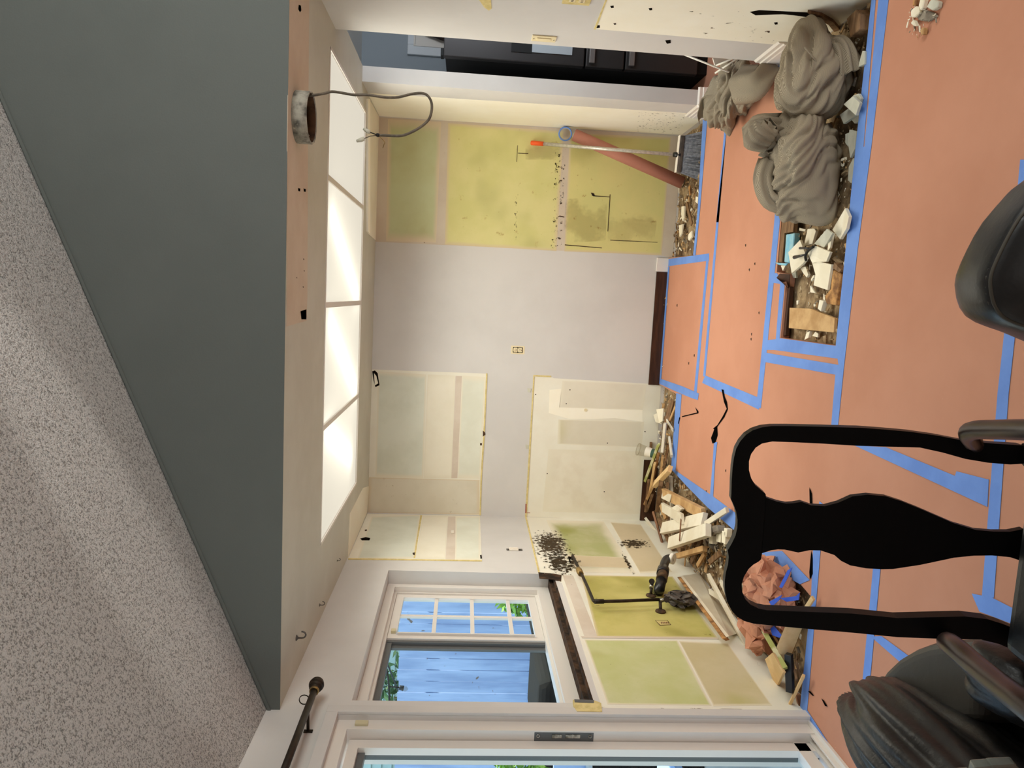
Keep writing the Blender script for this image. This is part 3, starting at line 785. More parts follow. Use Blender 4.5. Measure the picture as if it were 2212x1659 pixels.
struct(board_on_back(xc0, xc1, -0.04, 0.075, 0.012).build('baseboard_corner', M['dark_wood'], bevel=0.002))

# ---- luminous ceiling panel
lbx = MB()
lbx.box((LX0 - 0.02, LY0 - 0.02, H + 0.02), (LX0, LY1 + 0.02, 2.44)); lbx.box((LX1, LY0 - 0.02, H + 0.02), (LX1 + 0.02, LY1 + 0.02, 2.44))
lbx.box((LX0, LY0 - 0.02, H + 0.02), (LX1, LY0, 2.44)); lbx.box((LX0, LY1, H + 0.02), (LX1, LY1 + 0.02, 2.44)); lbx.box((LX0 - 0.02, LY0 - 0.02, 2.44), (LX1 + 0.02, LY1 + 0.02, 2.46))
cl = thing('ceiling_light', 'wide luminous kitchen ceiling light of four frosted panels between white bars', 'ceiling light', ((LX0 + LX1) / 2, (LY0 + LY1) / 2, H + 0.02))
M['box_grey'] = mat('greyed light box', (150, 150, 148), None, rough=0.6)  # unseen box walls greyed to hold down the glow behind the diffusers
lbx.build('light_box', M['box_grey'], cl)
bars = [LX0, -0.688, -0.079, 0.527, LX1]
for i in range(4):
    MB().box((bars[i] + 0.012, LY0 + 0.006, H + 0.006), (bars[i + 1] - 0.012, LY1 - 0.006, H + 0.009)).build('diffuser_panel', M['diffuser'], cl)
for i in range(4):
    pl_ = lamp('panel_light', 'AREA', ((bars[i] + bars[i + 1]) / 2, (LY0 + LY1) / 2, H + 0.0045), (0, 0, 0), PANEL, (1.0, 0.985, 0.875), shape='RECTANGLE', size=0.56, size_y=1.17)
    pl_.data.spread = math.radians(152)
for i in range(1, 4):
    MB().box((bars[i] - 0.014, LY0, H - 0.002), (bars[i] + 0.014, LY1, H + 0.018)).build('divider_bar', M['white_frame'], cl, bevel=0.002)
fr = MB()
fr.box((LX0, LY0 - 0.004, H - 0.003), (LX1, LY0 + 0.012, H + 0.02)); fr.box((LX0, LY1 - 0.012, H - 0.003), (LX1, LY1 + 0.004, H + 0.02))
fr.box((LX0 - 0.004, LY0, H - 0.003), (LX0 + 0.012, LY1, H + 0.02)); fr.box((LX1 - 0.012, LY0, H - 0.003), (LX1 + 0.004, LY1, H + 0.02))
fr.build('edge_frame', M['white_frame'], cl)
for a, b in (((716, 455), (776, 645)), ((712, 690), (772, 845)), ((704, 930), (762, 990))):
    p, q = onz(*a, H), onz(*b, H)
    p.z = q.z = H + 0.075
    MB().tube([p, q], 0.024, 12).build('lamp_tube', M['tube'], cl)

# ---- window
w_ = thing('window_1', None, None, (XL, 3.57, 0.99)); struct(w_)
XF = -1.775
def wbox(a, b): return MB().box(a, b)
def rect_frame(b, x0, x1, y0, y1, z0, z1, wn, wf, wt, wb):
    b.box((x0, y0, z1 - wt), (x1, y1, z1)); b.box((x0, y0, z0), (x1, y1, z0 + wb))
    b.box((x0, y0, z0 + wb), (x1, y0 + wn, z1 - wt)); b.box((x0, y1 - wf, z0 + wb), (x1, y1, z1 - wt)); return b
fm = MB()
fz0, fz1, fy0, fy1 = 0.925, 1.918, 2.856, 4.289
rect_frame(fm, XF - 0.03, XF, fy0, fy1, fz0, fz1 - 0.001, 0.045, 0.045, 0.045, 0.075)
rect_frame(fm, T + 0.001, XF - 0.0305, fy0, fy1, fz0, fz1 - 0.001, 0.06, 0.06, 0.06, 0.09)
fm.build('window_frame', M['white_frame'], w_)
XSH = -1.815
ym = onx(1000, 1381, XSH).y; yf = fy1 - 0.061
sz0, sz1 = fz0 + 0.091, fz1 - 0.062
sm = MB(); ws = 0.045
rect_frame(sm, XSH - 0.025, XSH, ym, yf, sz0, sz1, 0.04, ws, ws, ws)
sash = sm.build('sash', M['white_frame'], w_)
MB().box((XSH - 0.016, ym, sz0), (XSH - 0.012, yf, sz1)).build('pane', M['glass'], sash)
for px in (940, 1020, 1101):
    zz = onx(px, 1328, XSH).z; MB().box((XSH - 0.022, ym + 0.03, zz - 0.011), (XSH - 0.006, yf - 0.03, zz + 0.011)).build('muntin', M['white_frame'], sash)
yy = onx(1000, 1329, XSH).y; MB().box((XSH - 0.021, yy - 0.011, sz0 + 0.03), (XSH - 0.007, yy + 0.011, sz1 - 0.03)).build('muntin', M['white_frame'], sash)
MB().box((XSH, ym + 0.035, sz0 + 0.05), (XSH + 0.014, ym + 0.043, sz1 - 0.05)).build('sash_pull', M['white_frame'], sash)
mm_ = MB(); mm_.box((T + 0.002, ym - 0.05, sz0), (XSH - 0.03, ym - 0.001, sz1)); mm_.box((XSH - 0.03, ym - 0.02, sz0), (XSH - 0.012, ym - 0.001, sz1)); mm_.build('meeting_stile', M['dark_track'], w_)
MB().box((T + 0.005, fy0, sz0), (T + 0.009, ym, sz1)).build('pane', M['glass'], w_)
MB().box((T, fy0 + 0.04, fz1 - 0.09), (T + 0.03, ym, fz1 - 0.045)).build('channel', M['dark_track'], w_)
MB().box((XF, 2.87, 1.885), (XF + 0.014, 2.91, 1.915)).build('sensor_block', M['beige_plastic'], w_, bevel=0.002)
MB().box((XSH, ym + 0.05, sz1 - 0.04), (XSH + 0.016, ym + 0.08, sz1 - 0.015)).build('sash_latch', M['beige_plastic'], sash, bevel=0.002)
sill = MB().box((T + 0.02, 2.858, 0.898), (XL - 0.028, 4.287, 0.93)); sill.build('rotten_sill', M['rot_wood'], wall_left)
MB().box((XL - 0.026, 2.86, 0.8995), (XL - 0.001, 4.285, 0.908)).build('splintered_lip', M['rot_wood'], wall_left)
lp('rotten_sill', [(1163, 1237), (1196, 1240), (1213, 1243), (1212, 1257), (1190, 1252), (1165, 1250)], 'rot_wood', 0.003)
lp('torn_paper', [(1237, 1519), (1285, 1521), (1298, 1526), (1300, 1545), (1246, 1544), (1240, 1535)], 'paper_edge', 0.016, 0.0)
lp('scraped_strip', [(1240, 1518.5), (1283, 1520.5), (1282, 1526.5), (1241, 1525)], 'dark_track', 0.001, 0.0162)

# ---- sliding door
d_ = thing('door_1', None, None, (XL, 1.8, 0.0)); struct(d_)
ydn = 0.87
def ring_frame(x0, x1, yo, zo, wy, wz, name, m, bottom=0.0):
    b = MB(); b.box((x0, yo - wy, bottom), (x1, yo, zo)); b.box((x0, ydn, zo - wz), (x1, yo - wy, zo)); return b.build(name, M[m], d_)
yc = left(1000, 1532).y
cs = MB(); cs.box((XL, 2.75, 0.0), (XL + 0.014, yc, 2.005)); cs.box((XL, ydn - 0.05, 1.957), (XL + 0.014, 2.75, 2.005)); cs.build('casing', M['wall_grey'], d_, bevel=0.003)
x1 = ony(1200, 1559.5, 2.75).x
y2 = onx(1200, 1579, x1).y
ring_frame(T, x1, 2.75, 1.957, 2.75 - y2, 0.045, 'door_frame', 'white_frame')
x2 = ony(1200, 1600, y2).x
y3 = onx(1200, 1617, x2).y
x3 = x2 - 0.02
y4 = onx(1200, 1628.5, x3).y
ring_frame(x2 - 0.03, x2, y2 - 0.004, 1.90, y2 - y3, 0.04, 'door_stile', 'white_frame', 0.012)
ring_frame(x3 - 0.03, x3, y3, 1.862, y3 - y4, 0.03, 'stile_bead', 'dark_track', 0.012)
MB().box((x3 - 0.03, ydn, 0.045), (x2, y2, 0.10)).build('bottom_rail', M['white_frame'], d_, bevel=0.002)
MB().box((x3 - 0.02, ydn, 0.09), (x3 - 0.016, y4 + 0.01, 1.84)).build('pane', M['glass'], d_)
tk = MB(); tk.box((T, ydn, 0.0), (XL - 0.005, 2.75, 0.012)); tk.box((x1 - 0.012, ydn, 0.012), (x1 - 0.004, 2.75, 0.03)); tk.box((x2, ydn, 0.012), (x2 + 0.006, 2.75, 0.03)); tk.build('sill_track', M['white_frame'], d_)
MB().box((x2 - 0.002, y2 - 0.001, 0.93), (x1 - 0.006, y2 + 0.0015, 1.17)).build('strike_plate', M['dark_track'], d_)
for k in range(4):
    zz = 0.945 + 0.07 * k
    MB().ring((0.5 * (x1 + x2), y2 - 0.004, zz), (0, 1, 0), 0.008, 0.004, 0.004, 10).build('strike_screw', M['chrome'], d_)
for z0_, z1_ in ((0.985, 1.045), (1.06, 1.10)):
    MB().box((0.5 * (x1 + x2) - 0.007, y2 - 0.005, z0_), (0.5 * (x1 + x2) + 0.007, y2, z1_)).build('strike_bar', M['chrome'], d_, bevel=0.001)
MB().box((x3 - 0.004, onx(1248, 1624, x3).y - 0.008, onx(1272, 1624, x3).z), (x3 + 0.006, onx(1248, 1624, x3).y + 0.008, onx(1243, 1624, x3).z)).build('door_latch', M['black_plastic'], d_, bevel=0.001)
pa, pb = onx(767, 1565, x1), onx(795, 1565, x1)
MB().box((x1, pa.y - 0.012, pb.z), (x1 + 0.012, pa.y + 0.012, pa.z)).build('sensor_block', M['beige_plastic'], d_, bevel=0.002)
# ================================================================== THINGS
def dist_w(p, px): return px * (p - EYE).length / FPX
def plank(label, a, za, b, zb, wpx, th, m, tilt=0.0, name='loose_board', cat='board', group='boards in the corner pile', bevel=0.0012):
    za, zb = za + 0.012, zb + 0.012
    p, q = onz(*a, za), onz(*b, zb)
    ax = (q - p).normalized(); w = dist_w((p + q) / 2, wpx * 1.2)
    sd = ax.cross(Vector((0, 0, 1))).normalized()
    sd = Matrix.Rotation(tilt, 3, ax) @ sd
    up = sd.cross(ax).normalized()
    if up.z < 0: up = -up
    o = (p + q) / 2
    r = thing(name, label, cat, o, group) if False else None
    pts = [p - sd * w / 2, q - sd * w / 2, q + sd * w / 2, p + sd * w / 2]
    # ragged, saw-cut ends
    L = (q - p).length
    pts[1] += ax * random.uniform(-0.02, 0.02) * min(1, L * 3); pts[3] += ax * random.uniform(-0.015, 0.015) * min(1, L * 3)
    ob = MB().prism(pts, up * -th).build(name, M[m], None, bevel=bevel, segs=1)
    me = ob.data; me.transform(Matrix.Translation(-o)); ob.location = o
    return tag(ob, label, cat, group)

def flat_piece(label, px, z, th, m, name='tile_fragment', cat='fragment', group=None, dz=None, bevel=0.001):
    pts = [onz(x, y, z + (dz[i] if dz else 0)) for i, (x, y) in enumerate(px)]
    c = sum(pts, Vector()) / len(pts)
    ob = MB().prism(pts, (0, 0, -th)).build(name, M[m], None, bevel=bevel, segs=1)
    ob.data.transform(Matrix.Translation(-c)); ob.location = c
    return tag(ob, label, cat, group)

G = 'boards in the corner pile'
plank('brown stained board standing first in the corner pile, beside the dark baseboard end', (1435, 926), 0.03, (1451, 862), -0.02, 11, 0.018, 'brown_wood', 0.5)
plank('thin tan splinter leaning against the blue taped paper edge near the dark baseboard', (1446, 908), 0.0, (1458, 878), -0.02, 5, 0.01, 'tan_wood', 0.2)
plank('narrow white board on edge beside the clear plastic cup', (1434, 914), 0.06, (1428, 976), 0.06, 8, 0.02, 'white_board', 0.5)
plank('short curved white strip lying next to the taped paper edge', (1439, 908), 0.03, (1454, 932), 0.0, 8, 0.008, 'white_board', 0.3)
plank('slim white stick pointing at the taped corner of the paper', (1443, 944), 0.02, (1449, 987), 0.02, 6, 0.015, 'white_board', 0.2)
plank('long pale green board leaning across the pile below the plastic cup', (1420, 960), 0.06, (1391, 1040), 0.05, 6, 0.02, 'green_board', 0.7)
plank('splintered orange board lying parallel to the pale green board', (1420, 978), 0.05, (1406, 1042), 0.03, 9, 0.02, 'orange_wood', 0.4)
plank('thin brown strip between the orange board and the blue stained board', (1437, 994), 0.04, (1420, 1033), 0.04, 6, 0.015, 'brown_wood', 0.4)
plank('pale board with grey blue marks, thickest in the corner pile', (1444, 1010), 0.06, (1412, 1044), 0.07, 14, 0.03, 'pale_wood', 0.4)
plank('light tan board leaning on the dark corner baseboard', (1411, 1042), 0.06, (1388, 1092), 0.03, 11, 0.02, 'tan_wood', 0.5)
plank('square brown offcut standing in the middle of the corner pile', (1423, 1044), 0.08, (1416, 1098), 0.05, 12, 0.03, 'brown_wood', 0.3)
plank('brown board half under the light tan board by the corner', (1407, 1066), 0.04, (1396, 1098), 0.02, 10, 0.02, 'brown_wood', 0.4)
plank('long white board lying under the nailed plank', (1446, 1030), 0.0, (1450, 1160), 0.0, 9, 0.02, 'white_board', 0.1)
nail = plank('broad orange plank with white painted end and drops of paint', (1430, 1066), 0.07, (1516, 1111), 0.03, 18, 0.03, 'tan_wood', 0.15)
flat_piece('white paint flake stuck on end of the broad orange plank', [(1431, 1060), (1450, 1069), (1446, 1085), (1428, 1076)], 0.078, 0.006, 'white_board', 'paint_flake', 'flake')
plank('short white triangular board end near the nailed plank', (1429, 1096), 0.07, (1472, 1122), 0.09, 17, 0.02, 'white_board', 0.1)
plank('white topped plank with raw orange edge, crossing the pile', (1428, 1140), 0.08, (1516, 1120), 0.06, 21, 0.03, 'white_board', -0.25)
plank('raw orange lath under the white topped plank', (1430, 1149), 0.05, (1516, 1131), 0.035, 8, 0.02, 'tan_wood', -0.2)
plank('big white board lying on top of pile, squarest and cleanest', (1443, 1172), 0.10, (1525, 1143), 0.09, 21, 0.035, 'white_board', -0.15)
plank('white stick reaching over the blue tape from the pile', (1522, 1132), 0.05, (1567, 1102), 0.03, 9, 0.02, 'white_board', 0.2)
plank('long reddish lath leaning along the window wall', (1409, 1106), 0.07, (1430, 1178), 0.02, 8, 0.015, 'red_wood', 0.5)
plank('brown lath beside the long reddish lath', (1420, 1124), 0.05, (1452, 1192), 0.0, 10, 0.02, 'brown_wood', 0.3)
plank('white trim offcut lying against the foot of the corner', (1385, 1112), 0.03, (1414, 1150), 0.0, 8, 0.02, 'white_board', 0.6)
plank('tan board with dark saw cut lying across the rubble, by the black drain', (1458, 1201), 0.05, (1518, 1184), 0.05, 9, 0.03, 'tan_wood', -0.1)
plank('dark brown lath pointing at the white capped drain pipe', (1491, 1216), 0.0, (1513, 1166), 0.02, 8, 0.015, 'brown_wood', 0.2)
plank('thin splinter laid over the big white board', (1467, 1168), 0.11, (1470, 1122), 0.12, 3, 0.006, 'red_wood', 0.1)
plank('thin splinter lying below the tan saw cut board', (1478, 1222), 0.0, (1483, 1176), 0.03, 3, 0.006, 'tan_wood', 0.1)
plank('short brown stub lying between the laths', (1458, 1172), 0.0, (1470, 1192), 0.0, 13, 0.03, 'brown_wood', 0.1)
plank('second brown stub, next to the tan saw cut board end', (1494, 1176), 0.0, (1502, 1160), 0.02, 9, 0.02, 'brown_wood', 0.1)
for i, (px, lb) in enumerate([([(1531, 1161), (1539, 1158), (1539, 1175), (1531, 1174)], 'square white block on the rubble, nearest the chair back'),
                              ([(1547, 1150), (1558, 1149), (1556, 1172), (1547, 1170)], 'tall cream chip with a small dark slot'),
                              ([(1559, 1146), (1567, 1150), (1566, 1176), (1559, 1172)], 'rounded white chip beside the slotted cream chip'),
                              ([(1564, 1140), (1571, 1143), (1569, 1160), (1564, 1158)], 'small white chip under the blue tape')]):
    flat_piece(lb, px, 0.03, 0.03, 'tile', 'plaster_chip', 'chip')
flat_piece('grey plaster lump at the end of the big white board', [(1527, 1137), (1547, 1134), (1549, 1150), (1532, 1156)], 0.06, 0.06, 'grey_board', 'plaster_lump', 'lump', bevel=0.01)
flat_piece('crumpled white scrap between the white boards', [(1450, 1096), (1460, 1090), (1471, 1099), (1464, 1107), (1455, 1104)], 0.09, 0.03, 'white_board', 'paper_scrap', 'scrap', bevel=0.006)
flat_piece('pale plaster flake standing by the brown stained board', [(1417, 884), (1432, 882), (1430, 910), (1424, 914)], 0.05, 0.01, 'tile', 'plaster_flake', 'flake', bevel=0.002)
flat_piece('white plaster flake against the back wall, smaller than its neighbour', [(1411, 896), (1420, 892), (1428, 916), (1416, 912)], 0.03, 0.01, 'white_board', 'plaster_flake', 'flake', bevel=0.002)

extra = [((1404, 955), .03, (1398, 1010), .02, 7, 'brown_wood', 'brown lath wedged between the cup and the dark corner baseboard'),
 ((1429, 985), .05, (1424, 1040), .05, 9, 'tan_wood', 'tan batten beside the splintered orange board'),
 ((1412, 1000), .07, (1402, 1060), .05, 8, 'pale_wood', 'pale batten lying over the dark corner baseboard'),
 ((1440, 1040), .03, (1432, 1092), .04, 10, 'brown_wood', 'brown batten next to the long white board'),
 ((1398, 1040), .06, (1392, 1102), .04, 9, 'brown_wood', 'brown batten standing on the dark corner baseboard'),
 ((1432, 870), .02, (1425, 905), .03, 7, 'tan_wood', 'short tan offcut at the near end of the corner pile'),
 ((1441, 960), .02, (1433, 1003), .03, 6, 'orange_wood', 'short splintered lath beside the narrow white board'),
 ((1437, 1120), .02, (1424, 1085), .04, 7, 'tan_wood', 'tan lath sticking out beneath the triangular board end'),
 ((1480, 1155), .02, (1500, 1135), .03, 12, 'brown_wood', 'brown offcut under the big white board'),
 ((1460, 1118), .02, (1490, 1100), .02, 8, 'pale_wood', 'pale lath under the nailed orange plank'),
 ((1505, 1222), .01, (1520, 1196), .02, 7, 'tan_wood', 'tan lath on the rubble between drain cap and chair back'),
 ((1530, 1215), .01, (1552, 1196), .01, 9, 'brown_wood', 'brown block half hidden by the chair back rim')]
for a, za, b, zb, w, mm, lb in extra: plank(lb, a, za, b, zb, w, 0.018, mm, random.uniform(0.1, 0.5))

# trim board along the window wall, with sticks leaning on it
tb = [onx(1464, 1247, XL + 0.05), onz(1500, 1242, 0.0), onz(1590, 1370, 0.0), onx(1562, 1379, XL + 0.05)]
c = sum(tb, Vector()) / 4
o = MB().prism(tb, (0.012, 0, -0.03)).build('trim_board', [M['white_board']], None, bevel=0.002)
o.data.transform(Matrix.Translation(-c)); o.location = c
tag(o, 'long cream trim board leaning along the foot of window wall', 'board')
eb = [onx(1463, 1247, XL + 0.055), onx(1469, 1246, XL + 0.06), onx(1568, 1378, XL + 0.06), onx(1560, 1380, XL + 0.055)]
c = sum(eb, Vector()) / 4
o = MB().prism(eb, (-0.01, 0, -0.02)).build('lath', M['orange_wood'], None); o.data.transform(Matrix.Translation(-c)); o.location = c
tag(o, 'splintered orange lath behind the long cream trim board', 'lath')
plank('long white stick leaning past the cream trim board', (1527, 1244), 0.06, (1607, 1394), 0.02, 10, 0.02, 'white_board', 0.3, 'white_stick', 'stick', None)
plank('short white stick branching off the long white stick', (1531, 1278), 0.03, (1552, 1291), 0.02, 9, 0.012, 'white_board', 0.2, 'white_stick', 'stick', None)
plank('white chip of board behind the black chair back', (1554, 1256), 0.03, (1566, 1282), 0.02, 8, 0.015, 'white_board', 0.2, 'white_stick', 'stick', None)
plank('olive green painted board leaning on the plywood offcut', (1646, 1366), 0.10, (1691, 1444), 0.08, 11, 0.02, 'green_board', 0.5, 'painted_board', 'board', None)
flat_piece('tan plywood offcut standing by the sliding door jamb', [(1652, 1424), (1668, 1410), (1692, 1452), (1676, 1486)], 0.07, 0.012, 'pale_wood', 'plywood_offcut', 'plywood', dz=[0.0, 0.05, 0.03, -0.06])
flat_piece('large plywood offcut tilted up behind the chair post', [(1697, 1350), (1729, 1352), (1707, 1412), (1694, 1438), (1677, 1398)], 0.06, 0.012, 'pale_wood', 'plywood_offcut', 'plywood', dz=[0.02, -0.05, -0.05, 0.0, 0.05])
plank('black board on edge in front of the tilted plywood', (1697, 1412), 0.06, (1700, 1496), 0.05, 9, 0.03, 'black_plastic', 0.9, 'black_board', 'board', None)
plank('thin tan strip along the taped edge near the door jamb', (1733, 1458), 0.03, (1700, 1526), 0.03, 6, 0.012, 'pale_wood', 0.5, 'thin_strip', 'strip', None)
plank('pale stick poking out beside the crumpled paper', (1736, 1320), 0.02, (1754, 1292), 0.02, 7, 0.012, 'pale_wood', 0.3, 'thin_strip', 'strip', None)
plank('brown stick beside the black board', (1708, 1425), 0.03, (1718, 1470), 0.03, 6, 0.01, 'brown_wood', 0.3, 'brown_stick', 'stick', None)
plank('second brown stick, nearer the taped edge than the black board', (1717, 1428), 0.02, (1726, 1466), 0.0, 6, 0.01, 'brown_wood', 0.3, 'brown_stick', 'stick', None)
plank('dark brown stub by door jamb corner', (1718, 1500), 0.0, (1724, 1525), -0.01, 10, 0.02, 'red_wood', 0.2, 'wood_stub', 'stub', None)

# clear cup
cb0 = onz(1420, 982, 0.02); cu = thing('plastic_cup', 'clear plastic cup with dark green print lying on the corner pile', 'cup', cb0)
ct = cb0 + Vector((0.02, 0.09, 0.14)) * 0.9
cu_b = MB(); cu_b.tube([cb0, cb0.lerp(ct, 0.5), ct], [0.030, 0.038, 0.046], 18, cap=False); cu_b.build('cup_body', M['cup_clear'], cu)
MB().tube([cb0 + (ct - cb0) * 0.05, cb0 + (ct - cb0) * 0.3], [0.0315, 0.035], 18, cap=False).build('printed_band', M['green_label'], cu)
MB().tube([cb0 + (ct - cb0) * 0.3, cb0 + (ct - cb0) * 0.6], [0.0352, 0.040], 18, cap=False).build('label_band', M['white_plastic'], cu)
MB().ring(ct, ct - cb0, 0.049, 0.045, 0.006, 18).build('rim', M['cup_clear'], cu)

# crumpled floor paper with torn tape
def crumple(p, d):
    n = mnoise.cell_vector(d * 2.6 + Vector((3, 1, 2))) - Vector((0.5, 0.5, 0.5))
    return p + Vector((n.x * 0.05, n.y * 0.05, n.z * 0.06)) + d * 0.035 * mnoise.noise(d * 4)
ca = onz(1660, 1284, 0.07)
cpz = blob(ca, (0.15, 0.20, 0.09), crumple, 4)
cpz.sm = [False] * len(cpz.sm)
cr = thing('crumpled_paper', 'crumpled salmon floor paper bunched behind the chair back', 'paper', (ca.x, ca.y, 0.0))
cpz.build('paper_bundle', M['paper'], cr)
for k, px in enumerate(([(1702, 1232), (1712, 1226), (1700, 1252), (1690, 1270), (1684, 1268)], [(1662, 1300), (1690, 1285), (1684, 1296), (1668, 1310)], [(1686, 1292), (1720, 1288), (1728, 1280), (1726, 1296), (1700, 1300)])):
    pts = [onz(x, y, 0.16 - 0.03 * k) for x, y in px]; MB().prism(pts, (0, 0, 0.002)).build('torn_tape', M['tape_dark'], cr)
ca2 = onz(1630, 1360, 0.03)
b2 = blob(ca2, (0.09, 0.16, 0.05), crumple, 3); b2.sm = [False] * len(b2.sm); o = b2.build('crumpled_paper', M['paper'], None)
o.data.transform(Matrix.Translation(-ca2)); o.location = ca2
tag(o, 'smaller crumple of salmon paper below the black chair post', 'paper')
o = flat_piece('blue tape scrap hanging by the tilted plywood', [(1664, 1358), (1672, 1352), (1688, 1372), (1684, 1378), (1668, 1372)], 0.09, 0.002, 'tape_dark', 'tape_scrap', 'tape', bevel=0)

# loose rubble
def inside(p, poly):
    c = False; n = len(poly)
    for i in range(n):
        a, b = poly[i], poly[(i + 1) % n]
        if (a.y > p.y) != (b.y > p.y) and p.x < (b.x - a.x) * (p.y - a.y) / (b.y - a.y) + a.x: c = not c
    return c
def rubble(label, poly, n, smin, smax, mats, seed, z=PIT + 0.006, cat='rubble'):
    rnd = random.Random(seed); mb = MB()
    xs = [p.x for p in poly]; ys = [p.y for p in poly]
    k = 0
    while k < n:
        p = Vector((rnd.uniform(min(xs), max(xs)), rnd.uniform(min(ys), max(ys)), z))
        if not inside(p, poly): continue
        k += 1
        s = smin + (smax - smin) * rnd.random() ** 2.2
        a = rnd.uniform(0, 2 * PI); l = s * rnd.uniform(1.0, 3.2); w = s * rnd.uniform(0.4, 1.0); h = s * rnd.uniform(0.15, 0.6)
        R = Matrix.Rotation(a, 3, 'Z') @ Matrix.Rotation(rnd.uniform(-0.5, 0.5), 3, 'X') @ Matrix.Rotation(rnd.uniform(-0.4, 0.4), 3, 'Y')
        sk = rnd.uniform(-0.4, 0.4); p.z += rnd.uniform(0, 0.012)
        vs = [(-l / 2, -w / 2, 0), (l / 2, -w / 2 * (1 - sk), 0), (l / 2 * (1 + sk), w / 2, 0), (-l / 2, w / 2 * (1 + sk), 0)]
        vs = vs + [(x * 0.9, y * 0.9, h) for x, y, _ in vs]
        mb.add([p + R @ Vector(v) for v in vs], [(0, 3, 2, 1), (4, 5, 6, 7), (0, 1, 5, 4), (1, 2, 6, 5), (2, 3, 7, 6), (3, 0, 4, 7)], rnd.randrange(len(mats)))
    c = sum(poly, Vector()) / len(poly); c.z = z
    o = mb.build('rubble', [M[m] for m in mats]); o.data.transform(Matrix.Translation(-c)); o.location = c
    return tag(o, label, cat, None, 'stuff')
mx_ = ['tile', 'tan_wood', 'dirt', 'grey_board', 'dirt', 'brown_wood', 'dirt', 'tile_grey']
pz = [onz(1421, 832, PIT), onz(1462, 852, PIT), onz(1450, 1013, PIT), onz(1528, 1095, PIT), onz(1592, 1150, PIT), onz(1656, 1221, PIT), onz(1729, 1262, PIT), onz(1750, 1295, PIT), onz(1725, 1530, PIT), V3(-1.68, 2.85, PIT), V3(-1.68, 5.43, PIT), V3(-0.62, 5.43, PIT)]
rubble('loose chips and splinters along the corner where base cabinets stood', pz, 1300, 0.004, 0.020, mx_, 3)
pz2 = [onz(1545, 1130, PIT), onz(1600, 1165, PIT), onz(1580, 1215, PIT), onz(1520, 1230, PIT), onz(1490, 1190, PIT)]
rubble('pale rubble heap between the drain pipe and the chair back', pz2, 420, 0.006, 0.03, ['tile', 'tan_wood', 'grey_board', 'dirt'], 4)
pz3 = [V3(0.40, 4.86, PIT), V3(0.38, 5.42, PIT), V3(1.23, 5.42, PIT), V3(1.23, 4.98, PIT)]
rubble('scattered chips along the foot of olive wall', pz3, 520, 0.004, 0.022, ['tan_wood', 'brown_wood', 'dirt', 'dirt', 'dirt', 'grey_board', 'tile'], 5)
pz4 = [V3(-0.11, 2.88, PIT), V3(-0.11, 3.26, PIT), V3(0.3, 3.34, PIT), V3(1.22, 3.46, PIT), V3(1.22, 2.88, PIT)]
rubble('chips scattered over the open trench in the floor', pz4, 620, 0.004, 0.02, ['tile', 'tan_wood', 'dirt', 'dirt', 'grey_board', 'dirt'], 6)
pz5 = [onz(1440, 600, 0), onz(1445, 640, 0), onz(1440, 830, 0), onz(1424, 825, 0)]
rubble('small crumbs on the paper below the dark baseboard', pz5, 12, 0.004, 0.012, ['tile', 'tan_wood'], 8, 0.001)
for q, (px, lb) in enumerate([([(1472, 446), (1478, 445), (1477, 470), (1474, 478), (1471, 462)], 'cream chip closest to fallen paper roll'),
                              ([(1466, 487), (1474, 484), (1472, 504), (1468, 512)], 'cream sliver under the olive wall, one chip beyond the roll'),
                              ([(1503, 424), (1508, 426), (1506, 440), (1502, 436)], 'small white chip touching the tape below olive wall'),
                              ([(1487, 506), (1494, 498), (1494, 512), (1488, 520)], 'bright white chip in the middle of olive wall rubble')]):
    flat_piece(lb, px, PIT + 0.03, 0.012, 'tile', 'plaster_chip', 'chip')
plank('orange splinter lying beside the broom bristles', (1488, 402), PIT + 0.02, (1490, 420), PIT + 0.02, 6, 0.012, 'orange_wood', 0, 'wood_splinter', 'splinter', None)
plank('grey brown lath lying along the tape below the olive wall', (1482, 440), PIT + 0.02, (1493, 484), PIT + 0.02, 9, 0.01, 'brown_wood', 0, 'wood_splinter', 'splinter', None)

# ---- trench contents
Z5 = lambda pts: [(1600 + a / 4.1475, 400 + b / 4.1475) for a, b in pts]
flat_piece('five sided cream plaster slab under the black cable', Z5([(425, 600), (530, 490), (592, 650), (560, 700), (455, 790)]), 0.01, 0.012, 'tile', 'plaster_slab', 'slab', dz=[0.012, 0.02, 0.0, -0.01, 0.0])
flat_piece('broad cream slab in middle of the trench with a broken corner', Z5([(598, 610), (668, 545), (800, 600), (765, 685), (665, 690), (640, 700)]), 0.012, 0.012, 'tile', 'plaster_slab', 'slab', dz=[0, 0.012, 0.01, 0, 0, 0])
flat_piece('large square cream slab with specks, lowest of the trench slabs', Z5([(640, 700), (690, 682), (812, 712), (776, 940), (652, 898), (668, 800)]), 0.0, 0.012, 'tile', 'plaster_slab', 'slab', dz=[0.0, 0.01, 0.01, 0.0, -0.01, 0])
flat_piece('leaf shaped cream slab next to the blue foam', Z5([(566, 545), (598, 392), (660, 388), (672, 410), (640, 525)]), -0.005, 0.012, 'tile', 'plaster_slab', 'slab')
flat_piece('slab with shade painted grey, tilted against the sack', Z5([(655, 525), (770, 392), (822, 432), (800, 470), (745, 560)]), 0.01, 0.01, 'tile_grey', 'plaster_slab', 'slab', dz=[0.0, 0.03, 0.03, 0.02, 0])  # shade on this slab painted by the greyer tile colour
flat_piece('cream slab with a raw edge leaning on the trench side', Z5([(820, 400), (935, 205), (968, 280), (945, 390), (888, 485)]), 0.015, 0.014, 'tile', 'plaster_slab', 'slab', dz=[-0.02, 0.0, 0.02, 0.02, -0.02])
flat_piece('thin triangular shard below the large square slab', Z5([(622, 898), (668, 968), (622, 960)]), -0.02, 0.008, 'tile', 'plaster_shard', 'shard')
